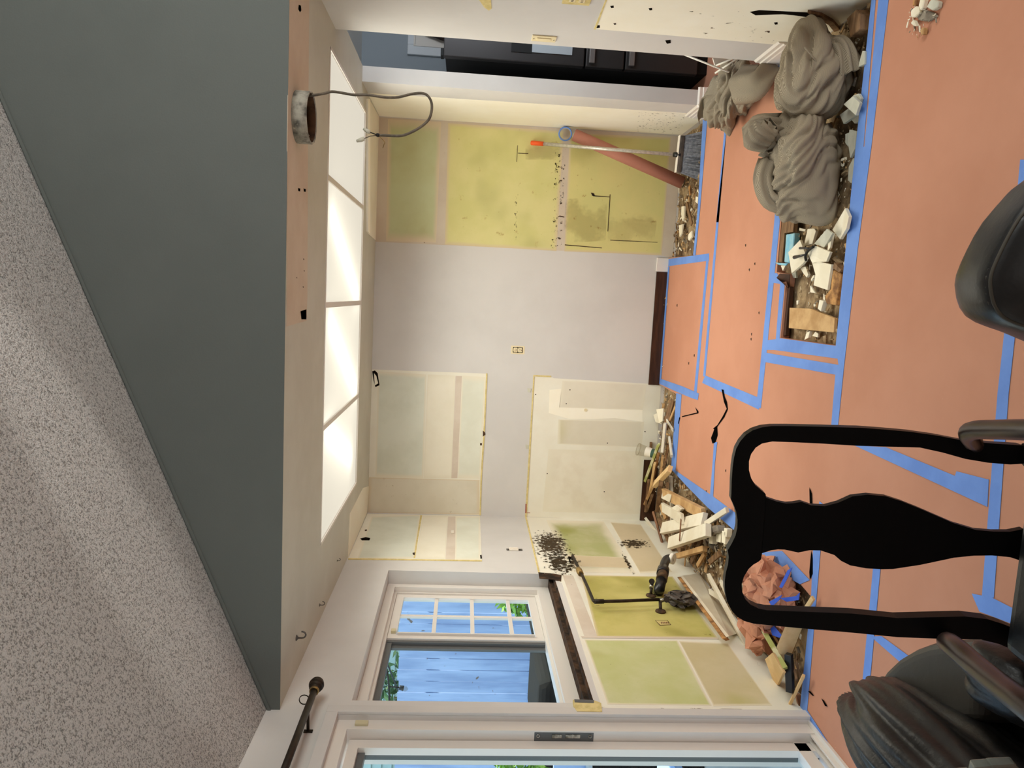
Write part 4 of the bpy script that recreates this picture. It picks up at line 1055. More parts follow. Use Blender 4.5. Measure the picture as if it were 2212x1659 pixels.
flat_piece('white strip standing beside the splintered orange wood', Z5([(690, 1108), (705, 1026), (742, 1040), (716, 1130)]), 0.0, 0.02, 'tile', 'plaster_shard', 'shard')
flat_piece('small pointed white shard next to the trench wall', Z5([(498, 1035), (516, 1030), (510, 1068), (500, 1072)]), -0.02, 0.008, 'tile', 'plaster_shard', 'shard')
flat_piece('white shard at the blue taped end of the trench', Z5([(568, 1388), (590, 1320), (620, 1308), (604, 1368)]), -0.01, 0.014, 'tile', 'plaster_shard', 'shard')
flat_piece('white shard pile by the plywood in the trench', Z5([(640, 1350), (668, 1312), (694, 1330), (688, 1364)]), -0.02, 0.01, 'tile', 'plaster_shard', 'shard')
flat_piece('white wedge under the blue foam end', Z5([(358, 720), (402, 716), (376, 770)]), -0.005, 0.012, 'tile', 'plaster_shard', 'shard')
flat_piece('pale angular shard between slab and trench side', Z5([(455, 790), (490, 770), (495, 830), (470, 830)]), -0.015, 0.01, 'tile_grey', 'plaster_shard', 'shard')
flat_piece('torn white shard at the edge of the cable slab', Z5([(530, 740), (580, 728), (604, 800), (590, 828), (560, 790)]), -0.02, 0.012, 'tile', 'plaster_shard', 'shard')
flat_piece('narrow white strip hidden near the sack tip', Z5([(790, 432), (826, 430), (800, 560), (775, 600)]), 0.012, 0.01, 'tile', 'plaster_shard', 'shard')
flat_piece('splintered orange wood lying along the trench', Z5([(822, 752), (900, 790), (880, 900), (850, 1076), (765, 1062), (752, 990), (805, 930)]), -0.005, 0.022, 'orange_wood', 'splintered_wood', 'wood', bevel=0.003)
flat_piece('brown block between splintered wood and sack', Z5([(838, 690), (900, 760), (880, 780), (822, 744)]), 0.005, 0.03, 'brown_wood', 'wood_block', 'block')
flat_piece('rectangular tan plywood lying at the end of the trench', Z5([(438, 1098), (622, 1106), (842, 1192), (832, 1320), (430, 1280)]), -0.008, 0.014, 'tan_wood', 'plywood_sheet', 'plywood')
flat_piece('strip of blue foam stuck on the far trench side', Z5([(405, 440), (480, 428), (468, 560), (430, 700), (388, 690)]), 0.0, 0.03, 'foam_blue', 'foam_strip', 'foam', bevel=0.004)
flat_piece('blue foam tail curling over the tape', Z5([(300, 690), (340, 696), (420, 700), (400, 720), (340, 715)]), 0.008, 0.006, 'foam_blue', 'foam_tail', 'foam', bevel=0.001)
flat_piece('brown hardboard strip lining the far side of the trench', Z5([(372, 120), (492, 200), (470, 418), (392, 430), (372, 690), (332, 690)]), -0.004, 0.02, 'brown_wood', 'hardboard_strip', 'hardboard')
flat_piece('lifted flap of floor paper with dark underside at trench edge', Z5([(320, 830), (352, 790), (440, 800), (432, 930), (395, 890)]), 0.012, 0.002, 'dark_wood', 'paper_flap', 'paper', dz=[0.0, 0.01, 0.0, -0.03, 0.01], bevel=0)
flat_piece('dark batten along the far side of the trench', Z5([(396, 900), (440, 910), (400, 1345), (358, 1362)]), -0.012, 0.02, 'dark_wood', 'batten', 'batten')
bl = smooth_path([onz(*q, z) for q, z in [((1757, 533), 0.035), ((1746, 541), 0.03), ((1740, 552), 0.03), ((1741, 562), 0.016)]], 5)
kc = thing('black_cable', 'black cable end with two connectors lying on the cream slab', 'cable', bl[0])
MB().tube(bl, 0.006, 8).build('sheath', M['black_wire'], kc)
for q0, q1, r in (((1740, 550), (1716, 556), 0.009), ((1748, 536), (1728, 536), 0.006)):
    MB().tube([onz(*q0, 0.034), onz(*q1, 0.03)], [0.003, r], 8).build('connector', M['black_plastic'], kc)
# tiles lying deeper in the trench behind the sacks
for i, (pts, lb, z) in enumerate([([(1000, 700), (1062, 645), (1110, 690), (1082, 775)], 'square grey green tile propped beside the sack', 0.03),
                                  ([(975, 770), (1040, 722), (1082, 775), (1000, 832)], 'grey green tile under the propped tile', 0.0),
                                  ([(1062, 640), (1100, 628), (1118, 660), (1108, 690)], 'grey green tile corner touching the trench edge', 0.015),
                                  ([(1050, 800), (1100, 760), (1100, 815), (1075, 830)], 'small tile piece beside the blue tape', -0.01),
                                  ([(1105, 420), (1128, 340), (1142, 345), (1140, 430), (1100, 450)], 'pale tile on edge nearest the near wall', 0.01),
                                  ([(1040, 870), (1080, 880), (1075, 1000), (1045, 1060), (1030, 960)], 'long pale splinter of tile beneath the lower sack', -0.005),
                                  ([(1012, 900), (1035, 890), (1030, 985), (1012, 960)], 'greenish tile sliver next to the lower sack', -0.01),
                                  ([(1035, 1120), (1065, 1060), (1070, 1150), (1050, 1230), (1030, 1210)], 'pale sliver along the trench side under lower sack', -0.01)]):
    flat_piece(lb, [(1500 + a / 3.107, b / 3.107) for a, b in pts], z, 0.012, 'tile_grey', 'broken_tile', 'tile')
flat_piece('pale wood block against the damaged near wall', [(1500 + a / 3.107, b / 3.107) for a, b in [(1020, 125), (1085, 60), (1112, 100), (1105, 200), (1045, 250)]], 0.03, 0.05, 'brown_wood', 'wood_block', 'block', bevel=0.003)

# crumbs on the near paper at the frame edge
for pts, lb, m, n, ct in [([(525, 380), (690, 240), (800, 260), (820, 520), (640, 690), (500, 680), (490, 500)], 'cream plaster lump lying on the paper at frame edge', 'tile', 'plaster_lump', 'lump'),
                   ([(800, 230), (870, -40), (1050, -40), (960, 340), (860, 420)], 'cream strip standing behind the plaster lump', 'tile', 'plaster_strip', 'strip'),
                   ([(1110, 280), (1250, 40), (1330, -40), (1600, 60), (1560, 300), (1350, 420)], 'crumpled grey plaster piece, largest of those on the paper', 'tile_grey', 'plaster_lump', 'lump'),
                   ([(730, 640), (830, 470), (1080, 380), (1400, 500), (1580, 640), (1260, 850), (1060, 850), (780, 800)], 'flat grey plaster flake under the larger piece', 'grey_board', 'plaster_flake', 'flake'),
                   ([(480, 930), (580, 780), (700, 1045), (590, 1030)], 'small white wedge beside the plaster lump', 'tile', 'plaster_chip', 'chip'),
                   ([(850, 1220), (950, 1080), (1020, 1130), (980, 1380), (900, 1390)], 'orange wood crumb on the paper', 'tan_wood', 'wood_crumb', 'crumb'),
                   ([(545, 230), (600, -40), (720, -40), (700, 200), (640, 230)], 'orange splinter at the frame edge beside plaster strip', 'orange_wood', 'wood_crumb', 'crumb')]:
    flat_piece(lb, [(1940 + a / 18.43, b / 18.43) for a, b in pts], 0.02 if m != 'grey_board' else 0.008, 0.018 if m != 'grey_board' else 0.007, m, n, ct, bevel=0.003)
rubble('fine crumbs around the plaster lumps on the paper', [onz(1960, 0, 0), onz(2040, 0, 0), onz(2025, 50, 0), onz(1985, 85, 0), onz(1965, 70, 0)], 60, 0.002, 0.008, ['tile', 'grey_board', 'tan_wood'], 9, 0.001)

# ---- sacks
def sack_fn(seed, fold, amp, squash, pinch):
    def f(p, d):
        s = Vector((seed, seed * 2, 0))
        a = mnoise.noise(d * 1.3 + s)
        fd = Vector(fold).normalized(); u = d.dot(fd); al = fd.orthogonal().normalized()
        v = d.dot(al); q = d.dot(fd.cross(al)); wp = 0.55 * mnoise.noise(d * 1.6 + s)
        r = abs(mnoise.noise(Vector((u * 3.0 + wp, v * 0.8, q * 0.8)) + s))
        r2 = abs(mnoise.noise(Vector((u * 6.5 + 2 * wp, v * 1.0 + wp, q * 1.0)) + s * 3))
        cr_ = max(0.0, 1 - 6.0 * abs(mnoise.noise(Vector((u * 4.2 + 1.6 * wp, v * 0.9, q * 0.9)) + s * 5)))
        p = p * (1 + 0.12 * a) - d * amp * (1.0 - 2.2 * r) * 0.5 + d * amp * 0.55 * r2 - d * amp * 0.4 * cr_
        for (c, w, k) in pinch:
            t = math.exp(-(((d - Vector(c).normalized()).length) / w) ** 2)
            p = p + d * k * t
        if p.z < squash: p.z = squash + (p.z - squash) * 0.1
        return p
    return f
c2 = Vector((0.625, 3.11, 0.105))
t2 = thing('cloth_sack', 'grey woven cloth sack with twisted neck, lower one lying in the trench', 'sack', (c2.x, c2.y, PIT), 'dust sheets tied into sacks')
blob(c2, (0.245, 0.18, 0.155), sack_fn(1.3, (0.9, 0.2, 0.7), 0.035, -0.14, [((-1, -0.75, -0.45), 0.38, 0.09), ((-0.2, 0.2, 1), 0.5, -0.03)]), 6).build('sack_body', M['cloth'], t2)
def ruffle(path, w0, w1, nrm, seed, waves=5, amp=0.02, n=26, m=14):
    path = smooth_path(path, n // (len(path) - 1)); n = len(path) - 1; vs = []; fs = []
    for i, p in enumerate(path):
        t = (path[min(i + 1, n)] - path[max(i - 1, 0)]).normalized(); sd = t.cross(Vector(nrm)).normalized(); up = sd.cross(t)
        w = w0 + (w1 - w0) * i / n
        for j in range(m + 1):
            s = j / m - 0.5
            h = amp * math.sin(s * waves * 2 * PI + seed + 1.5 * math.sin(i * 0.2)) * (0.4 + 0.6 * i / n) + 0.3 * amp * mnoise.noise(p * 20 + Vector((s * 6, seed, 0)))
            curl = 0.35 * w * (1 - 4 * s * s)
            vs.append(p + sd * (s * w) + up * (h + curl))
    for i in range(n):
        for j in range(m):
            a = i * (m + 1) + j; fs.append((a, a + 1, a + m + 2, a + m + 1))
    mb = MB(); mb.add(vs, fs, 0, True); return mb
def solid(o, th=0.004):
    md = o.modifiers.new('thick', 'SOLIDIFY'); md.thickness = th; md.offset = 0
    return o
solid(ruffle([c2 + Vector((0.10, 0.02, 0.13)), c2 + Vector((0.13, 0.03, 0.18)), ony(1675, 300, 3.2)], 0.10, 0.22, (0, -1, 0.4), 0.7).build('neck_flap', M['cloth'], t2))
solid(ruffle([c2 + Vector((0.02, 0.03, 0.13)), ony(1665, 345, 3.18), ony(1655, 385, 3.16), ony(1672, 425, 3.12), ony(1705, 430, 3.08)], 0.10, 0.12, (0, -1, 0.3), 2.2, 3, 0.012).build('neck_loop', M['cloth'], t2))
c1 = Vector((0.99, 3.10, 0.10))
t1 = thing('cloth_sack', 'grey woven cloth sack with a seam, leaning against the damaged near wall', 'sack', (c1.x, c1.y, PIT), 'dust sheets tied into sacks')
blob(c1, (0.20, 0.175, 0.15), sack_fn(4.1, (0.3, -0.5, 0.9), 0.04, -0.15, [((1, -0.1, 0.35), 0.42, 0.05), ((-1, 0.4, -0.2), 0.35, 0.04), ((0.3, -1, -0.2), 0.3, -0.03)]), 6).build('sack_body', M['cloth'], t1)
solid(ruffle([ony(1790, 110, 3.05), ony(1812, 95, 2.98), ony(1830, 120, 2.95), ony(1840, 160, 2.94)], 0.06, 0.10, (0, -1, 0.3), 1.1, 3, 0.014).build('neck_flap', M['cloth'], t1))
MB().tube([ony(x, y, 2.965) for x, y in ((1738, 102), (1752, 118), (1760, 128), (1772, 142))], 0.003, 6).build('seam', M['cloth'], t1)
c3 = Vector((1.20, 4.12, 0.085))
t3 = thing('dust_sheet', 'grey dust sheet heaped in the doorway beside the fridge', 'dust sheet', (c3.x, c3.y, 0.0))
blob(c3, (0.17, 0.27, 0.12), sack_fn(7.7, (0.4, 0.9, 0.5), 0.07, -0.083, [((-0.8, 0.8, -0.5), 0.35, 0.10), ((0.1, 0.1, 1), 0.4, -0.05), ((-0.6, -0.8, 0.3), 0.3, 0.03)]), 6).build('sheet_heap', M['cloth'], t3)
solid(ruffle([c3 + Vector((-0.06, 0.12, 0.08)), onz(1548, 235, 0.10), onz(1566, 278, 0.006)], 0.2, 0.03, (0, -0.5, 1), 0.4, 2, 0.014).build('sheet_tail', M['cloth'], t3))
solid(ruffle([c3 + Vector((-0.03, -0.25, 0.04)), onz(1640, 178, 0.08), onz(1668, 150, 0.02)], 0.2, 0.16, (0, -0.4, 1), 1.9, 2, 0.016).build('sheet_fold', M['cloth'], t3))

# white folding rack beside the heap
rk = thing('folding_rack', 'white wire folding rack lying over the dust sheet', 'rack', (1.36, 4.05, 0.0))
for a, b in (((1478, 118), (1575, 156)), ((1541, 144), (1582, 127)), ((1586, 128), (1655, 152)), ((1545, 158), (1590, 128))):
    MB().tube([ony(*a, 4.02), ony(*b, 3.9)], 0.005, 8).build('rack_bar', M['cord_white'], rk)
MB().prism([ony(*q, 4.0) for q in ((1540, 125), (1562, 126), (1582, 128), (1545, 143))], (0, 0.01, 0)).build('rack_plate', M['white_plastic'], rk)

# ---- broom, paper roll, tape roll
hb0 = onz(1519, 283, PIT + 0.004); hb1 = onz(1507, 386, PIT + 0.004)
ax = (hb1 - hb0); ax.z = 0
br = thing('push_broom', 'push broom with grey bristles, aluminium pole and orange grip leaning on olive wall', 'broom', ((hb0 + hb1) / 2))
up = Vector((0, 0.035, 0.115))
h0 = hb0 + ax * 0.10 + up; h1 = hb1 - ax * 0.12 + up
dirn = (h1 - h0).normalized(); nrm = dirn.cross(Vector((0, 0, 1)))
MB().prism([h0 - nrm * 0.022, h1 - nrm * 0.022, h1 + nrm * 0.022, h0 + nrm * 0.022], (0, 0, 0.028)).build('broom_head', M['silver_duct'], br, bevel=0.006)
MB().prism([h0 + Vector((0, -0.018, 0.03)), h1 + Vector((0, -0.018, 0.03)), h1 + Vector((0, 0.012, 0.034)), h0 + Vector((0, 0.012, 0.034))], (0, 0, 0.006)).build('head_cap', M['white_plastic'], br, bevel=0.002)
bb = MB(); rnd = random.Random(5)
for i in range(46):
    for k in range(4):
        t = (i + 0.5) / 46
        a = h0.lerp(h1, t) + nrm * (k - 1.5) * 0.010; e = hb0.lerp(hb1, min(1, max(0, t * 1.0 + rnd.uniform(-0.02, 0.02)))) + nrm * (k - 1.5) * 0.018
        e.z = PIT + 0.004
        sd = dirn * 0.0035
        bb.add([a - sd, a + sd, e + sd * 1.6, e - sd * 1.6, a - sd + nrm * 0.004, a + sd + nrm * 0.004, e + sd * 1.6 + nrm * 0.006, e - sd * 1.6 + nrm * 0.006], [(0, 1, 2, 3), (7, 6, 5, 4), (0, 4, 5, 1), (3, 2, 6, 7), (1, 5, 6, 2), (0, 3, 7, 4)])
tag(bb.build('bristles', M['bristle'], br), kind='stuff')
pt = ony(1147, 308.5, YB - 0.02); pm = h0.lerp(h1, 0.52) + Vector((0, 0, 0.03))
MB().tube([pm, pm.lerp(pt, 0.915)], 0.0125, 14).build('pole', M['aluminium'], br)
MB().tube([pm.lerp(pt, 0.91), pm.lerp(pt, 0.995), pt], [0.0155, 0.0165, 0.013], 14).build('grip', M['orange'], br)
MB().tube([pm + (pm - pt).normalized() * 0.02, pm.lerp(pt, 0.03)], [0.02, 0.016], 12).build('socket', M['black_plastic'], br)
r0 = onz(1473, 396, PIT + 0.03); r0.y -= 0.02; r1 = ony(1240, 291, 5.36)
ro = thing('paper_roll', 'roll of salmon floor paper leaning in the corner behind the broom', 'paper roll', r0)
dr = (r1 - r0).normalized()
MB().tube([r0, r0.lerp(r1, 0.5), r1], 0.043, 26).build('roll', M['roll_paper'], ro)
MB().tube([r1 - dr * 0.01, r1 + dr * 0.006], 0.02, 16).build('core', M['card'], ro)
tc_ = ony(1221, 289, 5.395)
ta = Vector((-0.25, -1, 0.12)).normalized()
tr_ = thing('tape_roll', 'roll of blue painter tape resting on the top of paper roll', 'tape roll', tc_)
MB().ring(tc_, ta, 0.05, 0.041, 0.036, 30).build('tape_band', M['tape'], tr_)
MB().ring(tc_ + ta * 0.001, ta, 0.041, 0.037, 0.034, 30).build('core', M['card'], tr_)
# ---- plumbing on the window wall
XP = XL + 0.055
pp = lambda x, y, d=0.055: onx(x, y, XL + d)
pi = thing('supply_pipe', 'dark water supply pipe running along the window wall with brass union', 'pipe', pp(1283, 1299, 0.0))
run = smooth_path([pp(1237, 1201), pp(1262, 1252), pp(1278, 1289)], 3) + smooth_path([pp(1280, 1294), pp(1283, 1298.5), pp(1290, 1299.5)], 4) + [pp(1350, 1298), pp(1424, 1295)]
MB().tube(run, 0.009, 12).build('pipe_run', M['pipe_metal'], pi)
MB().tube([pp(1237, 1203), pp(1238, 1206, 0.03), pp(1236, 1208, 0.0)], 0.010, 10).build('pipe_end', M['pipe_metal'], pi)
a, b = pp(1249, 1229), pp(1255, 1240)
MB().tube([a, a.lerp(b, 0.3), a.lerp(b, 0.31), b], [0.016, 0.016, 0.020, 0.018], 8).build('union', M['brass'], pi)
MB().tube([pp(1284, 1299.4), pp(1304, 1299)], 0.013, 12).build('elbow_collar', M['pipe_metal'], pi)
lp('wall_hole', [(1227, 1203), (1240, 1205), (1241, 1209), (1232, 1209), (1233, 1218), (1230, 1216)], 'dark_gap', 0.0006, 0.0034)
def valve(label, flange, top, tip, nm):
    v = thing('shutoff_valve', label, 'valve', pp(*flange, 0.0))
    f = pp(*flange, 0.004)
    MB().tube([f, f + Vector((0.006, 0, 0)), f + Vector((0.012, 0, 0))], [0.030, 0.028, 0.012], 20).build('flange', M['rust'], v)
    MB().tube([f, pp(*top, 0.05)], 0.009, 12).build('stub', M['pipe_metal'], v)
    MB().tube([pp(*top, 0.05), pp(*tip, 0.06)], [0.013, 0.010], 10).build('valve_body', M['chrome'], v)
    MB().tube([pp(*tip, 0.055), pp(*tip, 0.085)], [0.017, 0.017], 12).build('handle', M['iron'], v)
valve('lower shutoff valve with a rusty round flange below the supply pipe', (1427, 1321), (1426, 1297), (1440, 1295), 'b')
valve('upper shutoff valve with rusty flange beside the black drain', (1406, 1287), (1407, 1270), (1408, 1256), 'a')
dn = thing('drain_pipe', 'black plastic drain elbow with white cap sticking out of the window wall', 'drain pipe', pp(1424, 1276, 0.0))
MB().tube([pp(1421, 1280, 0.0), pp(1424, 1272, 0.06), pp(1430, 1250, 0.09)], [0.030, 0.032, 0.030], 18).build('drain_body', M['black_plastic'], dn)
MB().tube([pp(1429, 1253, 0.088), pp(1432, 1238, 0.095)], [0.033, 0.033], 18).build('coupling', M['rust'], dn)
MB().tube([pp(1431, 1240, 0.095), pp(1433, 1230, 0.10)], [0.036, 0.036], 18).build('coupling', M['black_plastic'], dn)
MB().tube(smooth_path([pp(1432, 1234, 0.10), pp(1435, 1219, 0.11), pp(1440, 1209, 0.12), pp(1450, 1206, 0.125)], 5), 0.027, 18).build('elbow', M['black_plastic'], dn)
a = pp(1449, 1206, 0.125); b = pp(1456, 1208, 0.125)
MB().tube([a, b], 0.034, 20).build('cap', M['white_plastic'], dn)
cw = pp(1472, 1293, 0.05)
def wrapf(p, d):
    n = mnoise.cell_vector(d * 3.1 + Vector((5, 2, 7))) - Vector((0.5, 0.5, 0.5)); return p + Vector((n.x * 0.02, n.y * 0.05, n.z * 0.05))
wb = blob(cw, (0.035, 0.07, 0.085), wrapf, 4); wb.sm = [False] * len(wb.sm)
o = wb.build('plastic_wrap', M['silver_duct'], None); o.data.transform(Matrix.Translation(-cw)); o.location = cw
tag(o, 'crumpled grey plastic wrap hanging under the valves', 'wrap')

# ---- curtain rod, hooks
RX = XL + 0.085
rp0, rp1 = onx(680, 1489, RX), onx(585, 1740, RX)
cr_ = thing('curtain_rod', 'dark bronze curtain rod with ribbed finial above the sliding door', 'curtain rod', rp0)
MB().tube([rp0, rp1], 0.0135, 16).build('rod', M['iron'], cr_)
dv = (rp0 - rp1).normalized()
prof = [(0.0, 0.014), (0.004, 0.022), (0.010, 0.016), (0.014, 0.026), (0.020, 0.027), (0.023, 0.023), (0.028, 0.030), (0.034, 0.031), (0.038, 0.026), (0.043, 0.029), (0.052, 0.026), (0.060, 0.016), (0.064, 0.004)]
MB().tube([rp0 + dv * a for a, _ in prof], [r for _, r in prof], 22).build('finial', M['iron'], cr_)
MB().ring(rp0 - dv * 0.018, dv, 0.019, 0.0135, 0.012, 18).build('collar', M['brass'], cr_)
bk = onx(665, 1536, RX)
MB().tube([bk, Vector((XL + 0.004, bk.y, bk.z - 0.002))], 0.006, 10).box((XL, bk.y - 0.008, bk.z - 0.02), (XL + 0.005, bk.y + 0.008, bk.z + 0.014)).build('bracket', M['iron'], cr_)
MB().ring(onx(657, 1512, RX - 0.01), dv, 0.021, 0.018, 0.004, 18).build('curtain_ring', M['iron'], cr_)
for i, (px, s, lb) in enumerate([((640, 1378), 1.25, 'big open cup hook in the kitchen ceiling nearest the vault edge'), ((690, 1307), 0.8, 'middle one of three small ceiling hooks'), ((728, 1211), 0.6, 'ceiling hook closest to the bare corner of the window wall')]):
    p = ceil_(*px); hk = thing('ceiling_hook', lb, 'hook', p, 'hooks in the kitchen ceiling')
    MB().tube([p, p + Vector((0, 0, -0.006 * s))], [0.011 * s, 0.006 * s], 12).build('base', M['hook'], hk)
    arc = [p + Vector((0, 0, -0.006 * s)), p + Vector((0, 0, -0.020 * s))] + [p + Vector((0.012 * s * (1 - math.cos(t)), 0, -0.020 * s - 0.013 * s * math.sin(t))) for t in [0.5, 1.0, 1.6, 2.2, 2.8, 3.3]]
    MB().tube(arc, 0.003 * s, 8).build('hook_wire', M['hook'], hk)

# ---- outlets and switches
def plate(name, label, cat, c, ux, uz, n, w, h, m='ivory'):
    t = thing(name, label, cat, c)
    ux, uz, n = Vector(ux), Vector(uz), Vector(n)
    def bx(nm, cu, cv, bw, bh, d0, d1, mm, bev=0.001):
        p = c + ux * cu + uz * cv
        pts = [p + ux * sx * bw / 2 + uz * sz * bh / 2 + n * d0 for sx, sz in ((-1, -1), (1, -1), (1, 1), (-1, 1))]
        return MB().prism(pts, n * (d1 - d0)).build(nm, M[mm], t, bevel=bev)
    return t, bx
oc = back(1118.5, 756)
t, bx = plate('wall_outlet', 'ivory duplex power outlet without cover on the grey back wall', 'outlet', oc, (1, 0, 0), (0, 0, 1), (0, -1, 0), 0.1, 0.1)
bx('paint_outline', 0, 0, 0.062, 0.104, 0, 0.0012, 'ivory'); bx('box_opening', 0, 0, 0.041, 0.074, 0.0012, 0.0018, 'black_hole', 0)
bx('receptacle_body', 0, 0, 0.024, 0.066, 0.0018, 0.006, 'ivory')
for s in (1, -1):
    rc = bx('receptacle_face', 0, s * 0.018, 0.033, 0.027, 0.002, 0.010, 'ivory', 0.006)
    for k in (-1, 1): bx('slot', k * 0.0065, s * 0.018 + 0.003, 0.003, 0.010, 0.0098, 0.0106, 'rot_wood', 0)
    bx('ground_slot', 0, s * 0.018 - 0.008, 0.005, 0.005, 0.0098, 0.0106, 'rot_wood', 0)
bx('screw', 0, 0, 0.004, 0.004, 0.006, 0.008, 'iron', 0)
scn = onx(1111, 1188, XL)
t, bx = plate('wall_switch', 'bare white wall switch without cover beside the kitchen window', 'switch', scn, (0, 1, 0), (0, 0, 1), (1, 0, 0), 0.1, 0.1)
bx('yoke_plate', 0, 0, 0.030, 0.100, 0.001, 0.003, 'iron', 0); bx('switch_body', 0, 0.004, 0.040, 0.062, 0.002, 0.010, 'white_plastic'); bx('rocker', 0.006, 0.004, 0.016, 0.052, 0.010, 0.014, 'white_plastic')
for s in (-1, 1): bx('ear', 0, s * 0.048, 0.028, 0.012, 0.001, 0.005, 'hook'); 
sc2 = onx(1175, 82, XR)
t, bx = plate('light_switch', 'ivory rocker light switch plate on the near right wall by the doorway', 'switch', sc2, (0, 1, 0), (0, 0, 1), (-1, 0, 0), 0.1, 0.1)
bx('cover_plate', 0, 0, 0.072, 0.116, 0, 0.006, 'ivory', 0.002); bx('rocker', 0, 0, 0.033, 0.066, 0.006, 0.010, 'ivory')
for s in (-1, 1): bx('screw', 0, s * 0.048, 0.005, 0.005, 0.006, 0.0075, 'iron', 0)
sc3 = onx(1247, -3, XR)
t, bx = plate('wall_outlet', 'yellowed outlet plate at the top edge of the near right wall', 'outlet', sc3, (0, 1, 0), (0, 0, 1), (-1, 0, 0), 0.1, 0.1)
bx('cover_plate', 0, 0, 0.10, 0.116, 0, 0.006, 'paper_edge', 0.002); bx('receptacle_face', 0, 0.02, 0.033, 0.027, 0.006, 0.010, 'ivory', 0.005); bx('receptacle_face', 0, -0.02, 0.033, 0.027, 0.006, 0.010, 'ivory', 0.005)
for s in (1, -1):
    for k in (-1, 1): bx('slot', k * 0.0065, s * 0.02, 0.003, 0.010, 0.0098, 0.0108, 'rot_wood', 0)

# ---- duct collar and hanging cable
dc = V3(0.648, 2.925, H)
M['collar'] = mat('mortar stained collar', (168, 166, 154), (84, 84, 78), 18, 0.9, bs=60, bstr=0.6, bd=0.004, specks=(226, 222, 200), speck_scale=12, speck_t=0.6)
du = thing('duct_collar', 'mortar stained round duct collar hanging from the bare ceiling strip', 'duct collar', dc)
MB().ring(dc + V3(0, 0, -0.058), (0, 0, 1), 0.097, 0.090, 0.058, 40).build('collar_wall', M['collar'], du)
MB().ring(dc + V3(0, 0, -0.055), (0, 0, 1), 0.0898, 0.0885, 0.054, 40).build('collar_inner_shade', M['rot_wood'], du)  # dark ring here and disc below paint the shade inside the duct
MB().tube([dc + V3(0, 0, -0.004), dc + V3(0, 0, -0.0042)], 0.0895, 40).build('duct_mouth', M['dark_gap'], du)
YW = 2.92
kp = smooth_path([V3(0.735, 2.90, H - 0.004)] + [ony(x, y, YW) for x, y in [(668, 206), (700, 202), (716, 198), (735, 200), (765, 205), (795, 205), (830, 210), (860, 210), (890, 203), (915, 202), (928, 212), (933, 230), (928, 255), (912, 272), (890, 285), (868, 293), (840, 293), (818, 292)]], 4)
ew = thing('electric_cable', 'grey electric cable dangling from the ceiling with bare wire ends', 'cable', kp[0])
MB().tube(kp, 0.0052, 8).build('sheath', M['wire'], ew)
e = ony(816, 292, YW)
MB().tube([ony(820, 292.5, YW), e, ony(812, 291, YW)], [0.006, 0.0075, 0.005], 8).build('crimp', M['black_wire'], ew)
MB().tube([e, ony(800, 286, YW)], 0.0022, 6).build('hot_wire', M['black_wire'], ew)
MB().tube([e, ony(800, 294, YW), ony(787, 299, YW)], 0.0018, 6).build('neutral_wire', M['wire'], ew)
MB().tube(smooth_path([e, ony(823, 298, YW), ony(831, 307, YW), ony(829, 313, YW), ony(827, 320, YW)], 3), 0.0016, 6).build('ground_wire', M['brass'], ew)
MB().tube([ony(800, 286.5, YW), ony(793, 283, YW), ony(785, 278, YW)], [0.007, 0.0085, 0.0045], 10).build('wire_nut', M['tile_grey'], ew)
MB().tube([ony(787, 299, YW), ony(780, 302, YW), ony(770, 305, YW)], [0.0075, 0.0085, 0.005], 10).build('wire_nut', M['tile_grey'], ew)

# ---- fridge and the hall beyond
YFR, XFR = 4.85, 1.512
fg = thing('fridge', 'tall black stainless steel fridge with two drawers in the side hall', 'fridge', (1.95, 5.2, 0.0))
zt = ony(958, 122, YFR).z; zg1 = ony(1264, 128, YFR).z; zg2 = ony(1350, 128, YFR).z
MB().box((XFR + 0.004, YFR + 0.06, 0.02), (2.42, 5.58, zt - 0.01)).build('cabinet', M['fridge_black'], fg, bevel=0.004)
def fdoor(nm, z0, z1, x0, x1): return MB().box((x0, YFR, z0), (x1, YFR + 0.055, z1)).build(nm, M['fridge'], fg, bevel=0.006)
dl = fdoor('door', zg1 + 0.006, zt, XFR, 1.962); fdoor('door', zg1 + 0.006, zt, 1.97, 2.42)
w1 = fdoor('drawer', zg2 + 0.006, zg1 - 0.006, XFR, 2.42); w2 = fdoor('drawer', 0.07, zg2 - 0.006, XFR, 2.42)
for zz in (zg1, zg2):
    xh = ony(1284, 138, YFR).x
    MB().box((xh, YFR - 0.022, zz - 0.06), (2.36, YFR - 0.002, zz - 0.025)).build('handle', M['fridge_handle'], w1 if zz == zg1 else w2, bevel=0.004)
MB().box((1.93, YFR - 0.024, zg1 + 0.08), (1.955, YFR - 0.002, zt - 0.3)).build('handle', M['fridge_handle'], fg, bevel=0.004)
q0, q1 = ony(1104, 112, YFR), ony(1150, 92, YFR); q2 = ony(1236, 113, YFR)
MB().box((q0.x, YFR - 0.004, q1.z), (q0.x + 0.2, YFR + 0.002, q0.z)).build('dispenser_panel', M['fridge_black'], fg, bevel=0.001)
MB().box((q0.x + 0.006, YFR - 0.006, q2.z), (q0.x + 0.2, YFR - 0.001, q1.z)).build('dispenser_lit_strip', M['wall_blue'], fg, bevel=0.001)  # bluish light in the recess painted as a blue grey strip
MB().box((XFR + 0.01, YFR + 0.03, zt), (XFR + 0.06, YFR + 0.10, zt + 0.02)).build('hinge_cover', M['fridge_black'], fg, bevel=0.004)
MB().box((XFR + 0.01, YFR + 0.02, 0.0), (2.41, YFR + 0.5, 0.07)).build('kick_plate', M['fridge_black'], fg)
d2 = thing('door_2', None, None, (2.3, 6.6, 0.0)); struct(d2)
YD = 6.585
ca_, cb_, cc_ = ony(880, 118, YD), ony(897, 98, YD), ony(890, 60, YD)
